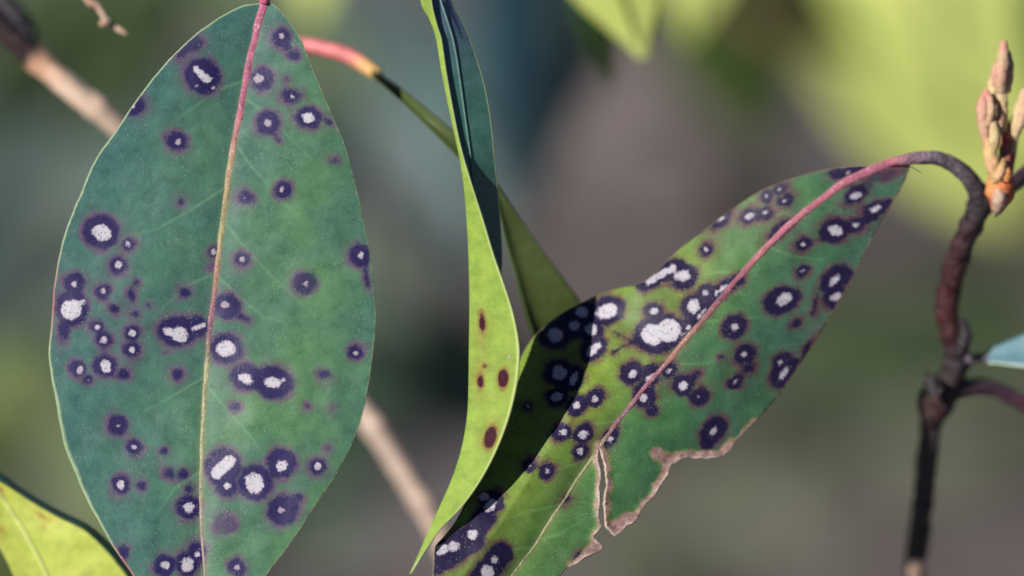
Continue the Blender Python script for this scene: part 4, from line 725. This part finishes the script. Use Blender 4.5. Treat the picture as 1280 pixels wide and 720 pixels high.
# ------------------------------------------------------------------ out-of-focus leaves further back in the shrub
def bg(name, label, mid, hw, across, mats, sag=0.15, curl=0.0, group=None, petiole=True):
    m0 = np.array(mid[0], float); m1 = np.array(mid[1], float)
    t = thing(name, label, 'leaf', tuple(m0), group or 'out-of-focus leaves further back in the shrub')
    leaf_plain('leaf_blade', mid, hw, across, mats, t, sag=sag, curl=curl, rib=False)
    mp = spline(np.array(mid, float), 30)
    tube('midrib', np.c_[mp[::3, :2], mp[::3, 2] + 0.4], [4, 3, 1], M_ribpale if mats[0] is M_yellow else M_ribgreen, t, n=40, seg=8)
    if petiole:
        dr = (m0 - m1); dr /= np.linalg.norm(dr[:2])
        tube('petiole', [m0 - dr * 6, m0 + dr * 50, m0 + dr * 110 + np.array([0, -20, 0])], [5, 7, 8], M_pink2, t, n=30, seg=10)
    return t
M_pink2 = stem_material('dull_pink_petiole', [(0, (0.30, 0.20, 0.10)), (1, (0.34, 0.12, 0.12))], 0.5, (0.6, 0.5, 0.5), 0.1, 0.2)
M_bgblue = plain_leaf_material('deep_blue_green_leaf', (0.028, 0.075, 0.11), (0.034, 0.09, 0.125), 0.45, 0.5, 0.03)
Y = [M_yellow, M_green_top]; G = [M_green_top, M_under]

M_yb = plain_leaf_material('soft_yellow_green_leaf', (0.50, 0.58, 0.15), (0.56, 0.62, 0.19), 0.6, 0.25, 0.08)
YB = [M_yb, M_green_top]
M_olg = plain_leaf_material('mid_green_leaf', (0.12, 0.18, 0.04), (0.14, 0.20, 0.05), 0.5, 0.3, 0.1)
M_dg2 = plain_leaf_material('olive_shade_leaf', (0.050, 0.078, 0.020), (0.058, 0.090, 0.024), 0.5, 0.3, 0.05)
M_gg = plain_leaf_material('grey_green_leaf', (0.072, 0.124, 0.128), (0.085, 0.138, 0.142), 0.5, 0.4, 0.05)
bg('laurel_leaf', 'large blurred yellow-green leaf behind the pink flower buds', [(950, -330, -370), (1060, -190, -375), (1180, -40, -382), (1300, 90, -390), (1450, 230, -400)], [4, 110, 145, 120, 4], (0.7, -0.7, 0.2), YB)
bg('laurel_leaf', 'blurred yellow-green leaf behind the arching petiole of the torn leaf', [(1000, 60, -400), (1070, 105, -405), (1160, 165, -410), (1270, 230, -415), (1390, 300, -420)], [4, 55, 74, 66, 4], (0.55, -0.8, 0.15), YB)
bg('laurel_leaf', 'blurred mid-green leaf lying between the yellow-green leaves behind the buds', [(980, -60, -440), (1060, 20, -442), (1150, 110, -445), (1260, 200, -448), (1380, 290, -450)], [4, 80, 105, 90, 4], (0.6, -0.8, 0.1), [M_olg, M_under])
bg('laurel_leaf', 'blurred dark green leaf between two yellow-green leaves at the top', [(945, -300, -410), (942, -190, -412), (935, -70, -416), (940, 60, -420), (960, 190, -425)], [4, 120, 150, 115, 4], (1, -0.1, -0.7), [M_dg2, M_under])
bg('laurel_leaf', 'pointed yellow-green leaf with a sharp tip hanging above the grey background', [(690, -190, -52), (715, -140, -54), (745, -80, -57), (775, -10, -61), (803, 72, -66)], [4, 62, 80, 56, 3], (1, -0.35, 0.25), YB)
bg('laurel_leaf', 'blurred yellow-green leaf just behind the pointed yellow-green leaf', [(900, -190, -190), (890, -130, -190), (880, -70, -195), (870, 0, -200), (862, 52, -205)], [4, 50, 62, 44, 3], (1, 0.1, 0.15), YB)
bg('laurel_leaf', 'dark green shaded leaf hanging under the pointed yellow-green leaf', [(700, -150, -92), (722, -90, -92), (740, -20, -94), (756, 45, -96), (768, 108, -99)], [4, 40, 46, 36, 3], (1, 0.0, -1.6), G)
bg('laurel_leaf', 'blurred dark blue-green leaf beside the narrow folded leaf', [(725, -440, -350), (722, -300, -350), (712, -120, -355), (695, 80, -360), (660, 275, -365)], [4, 130, 165, 130, 4], (1, -0.05, -1.3), [M_bgblue, M_under])
bg('laurel_leaf', 'blurred green leaf to the outer side of the pink flower buds', [(1370, -200, -260), (1350, -120, -262), (1335, -40, -265), (1320, 50, -268), (1305, 150, -270)], [4, 50, 62, 50, 4], (1, -0.1, -0.6), [M_olg, M_under])
bg('laurel_leaf', 'blurred pale green leaf tip below the dark blue-green leaf', [(745, 10, -300), (730, 40, -300), (714, 75, -302), (696, 112, -304), (676, 148, -306)], [3, 22, 30, 22, 3], (0.8, 0.5, -0.5), [M_gg, M_under], petiole=False)
bg('laurel_leaf', 'blurred yellow-green leaf tip above the pink petiole', [(410, -330, -250), (405, -250, -250), (400, -160, -252), (396, -70, -254), (392, 24, -256)], [4, 50, 62, 50, 4], (1, 0.0, 0.2), YB)

# whole shoots of the same shrub far behind, lost in the blur
def shoot(label, cx, cy, z, mats, n, length, seed, lean=(0.2, -1.0)):
    r = random.Random(seed); k = (D - z * 0.001) / D
    t = thing('laurel_shoot', label, 'shoot', (cx, cy + length * 1.3 / k, z), 'blurred leafy shoots far behind')
    top = (cx + lean[0] * length / k, cy + lean[1] * length * 0.4 / k, z)
    tube('stem', [(cx, cy + length * 1.3 / k, z), (cx + 5, cy + length * 0.6 / k, z), (cx + 2, cy + length * 0.1 / k, z), top], [16 / k, 13 / k, 10 / k, 7 / k], M_bark2, t, n=40, seg=10, rough=0.1)
    for i in range(n):
        an = i * 2.4 + r.uniform(-.4, .4); f = r.uniform(0.0, 1.0)
        b = np.array([cx + f * (top[0] - cx), cy + 0.1 * length / k + f * (top[1] - cy), z])
        dr = np.array([math.cos(an), 0.35 * math.sin(an) + r.uniform(-0.5, 0.45), 0.06 * math.sin(an) * k]); dr[:2] /= max(0.6, np.linalg.norm(dr[:2]))
        L = length / k * r.uniform(0.8, 1.1)
        pts = [b + dr * L * u + np.array([0, 0.25 * L * u * u, 0]) for u in (0, .25, .5, .75, 1)]
        w = L * 0.24
        leaf_plain('leaf', pts, [3 / k, w * .8, w, w * .75, 2 / k], (-dr[1], dr[0], r.uniform(-0.7, 0.9)), mats, t, nu=24, rib=False)
M_gg2 = plain_leaf_material('shaded_green_leaf', (0.06, 0.10, 0.066), (0.07, 0.112, 0.075), 0.5, 0.4, 0.05)
M_mv = plain_leaf_material('dull_mauve_leaf', (0.075, 0.065, 0.072), (0.085, 0.072, 0.08), 0.6, 0.3, 0.05)
M_ol = plain_leaf_material('olive_green_leaf', (0.090, 0.125, 0.038), (0.11, 0.150, 0.05), 0.5, 0.35, 0.1)
M_dk2 = plain_leaf_material('deep_teal_leaf', (0.055, 0.085, 0.075), (0.065, 0.095, 0.085), 0.5, 0.35, 0.06)
M_ol2 = plain_leaf_material('dusty_olive_leaf', (0.085, 0.098, 0.062), (0.10, 0.112, 0.07), 0.5, 0.3, 0.05)
M_dk = plain_leaf_material('deep_green_leaf', (0.045, 0.072, 0.030), (0.055, 0.085, 0.036), 0.5, 0.35, 0.06)
shoot('blurred grey-green shoot seen between the broad spotted leaf and the folded leaf', 430, 150, -640, [M_gg, M_gg], 16, 400, 3)
shoot('blurred grey-green shoot low behind the tan twig', 470, 470, -720, [M_gg, M_gg2], 16, 480, 5)
shoot('blurred deep green shoot behind the dry dangling fragment', 190, 10, -420, [M_dk, M_dk], 9, 420, 11)
shoot('blurred deep green shoot left of the broad spotted leaf', 0, 250, -560, [M_dk2, M_dk2], 24, 520, 19)
shoot('blurred olive shoot above the bright yellow-green leaf', 30, 590, -420, [M_ol, M_ol], 8, 380, 23)
shoot('blurred teal shoot low beside the broad spotted leaf', 20, 440, -480, [M_dk2, M_dk2], 12, 360, 41)
shoot('blurred green shoot low behind the torn leaf', 860, 640, -1000, [M_ol2, M_ol2], 9, 420, 43)
shoot('blurred green shoot low behind the dark red stem', 1230, 560, -1000, [M_ol2, M_ol2], 9, 420, 47)
shoot('blurred olive shoot between the torn leaf and the dark red stem', 1110, 430, -900, [M_ol, M_dk], 6, 460, 31)
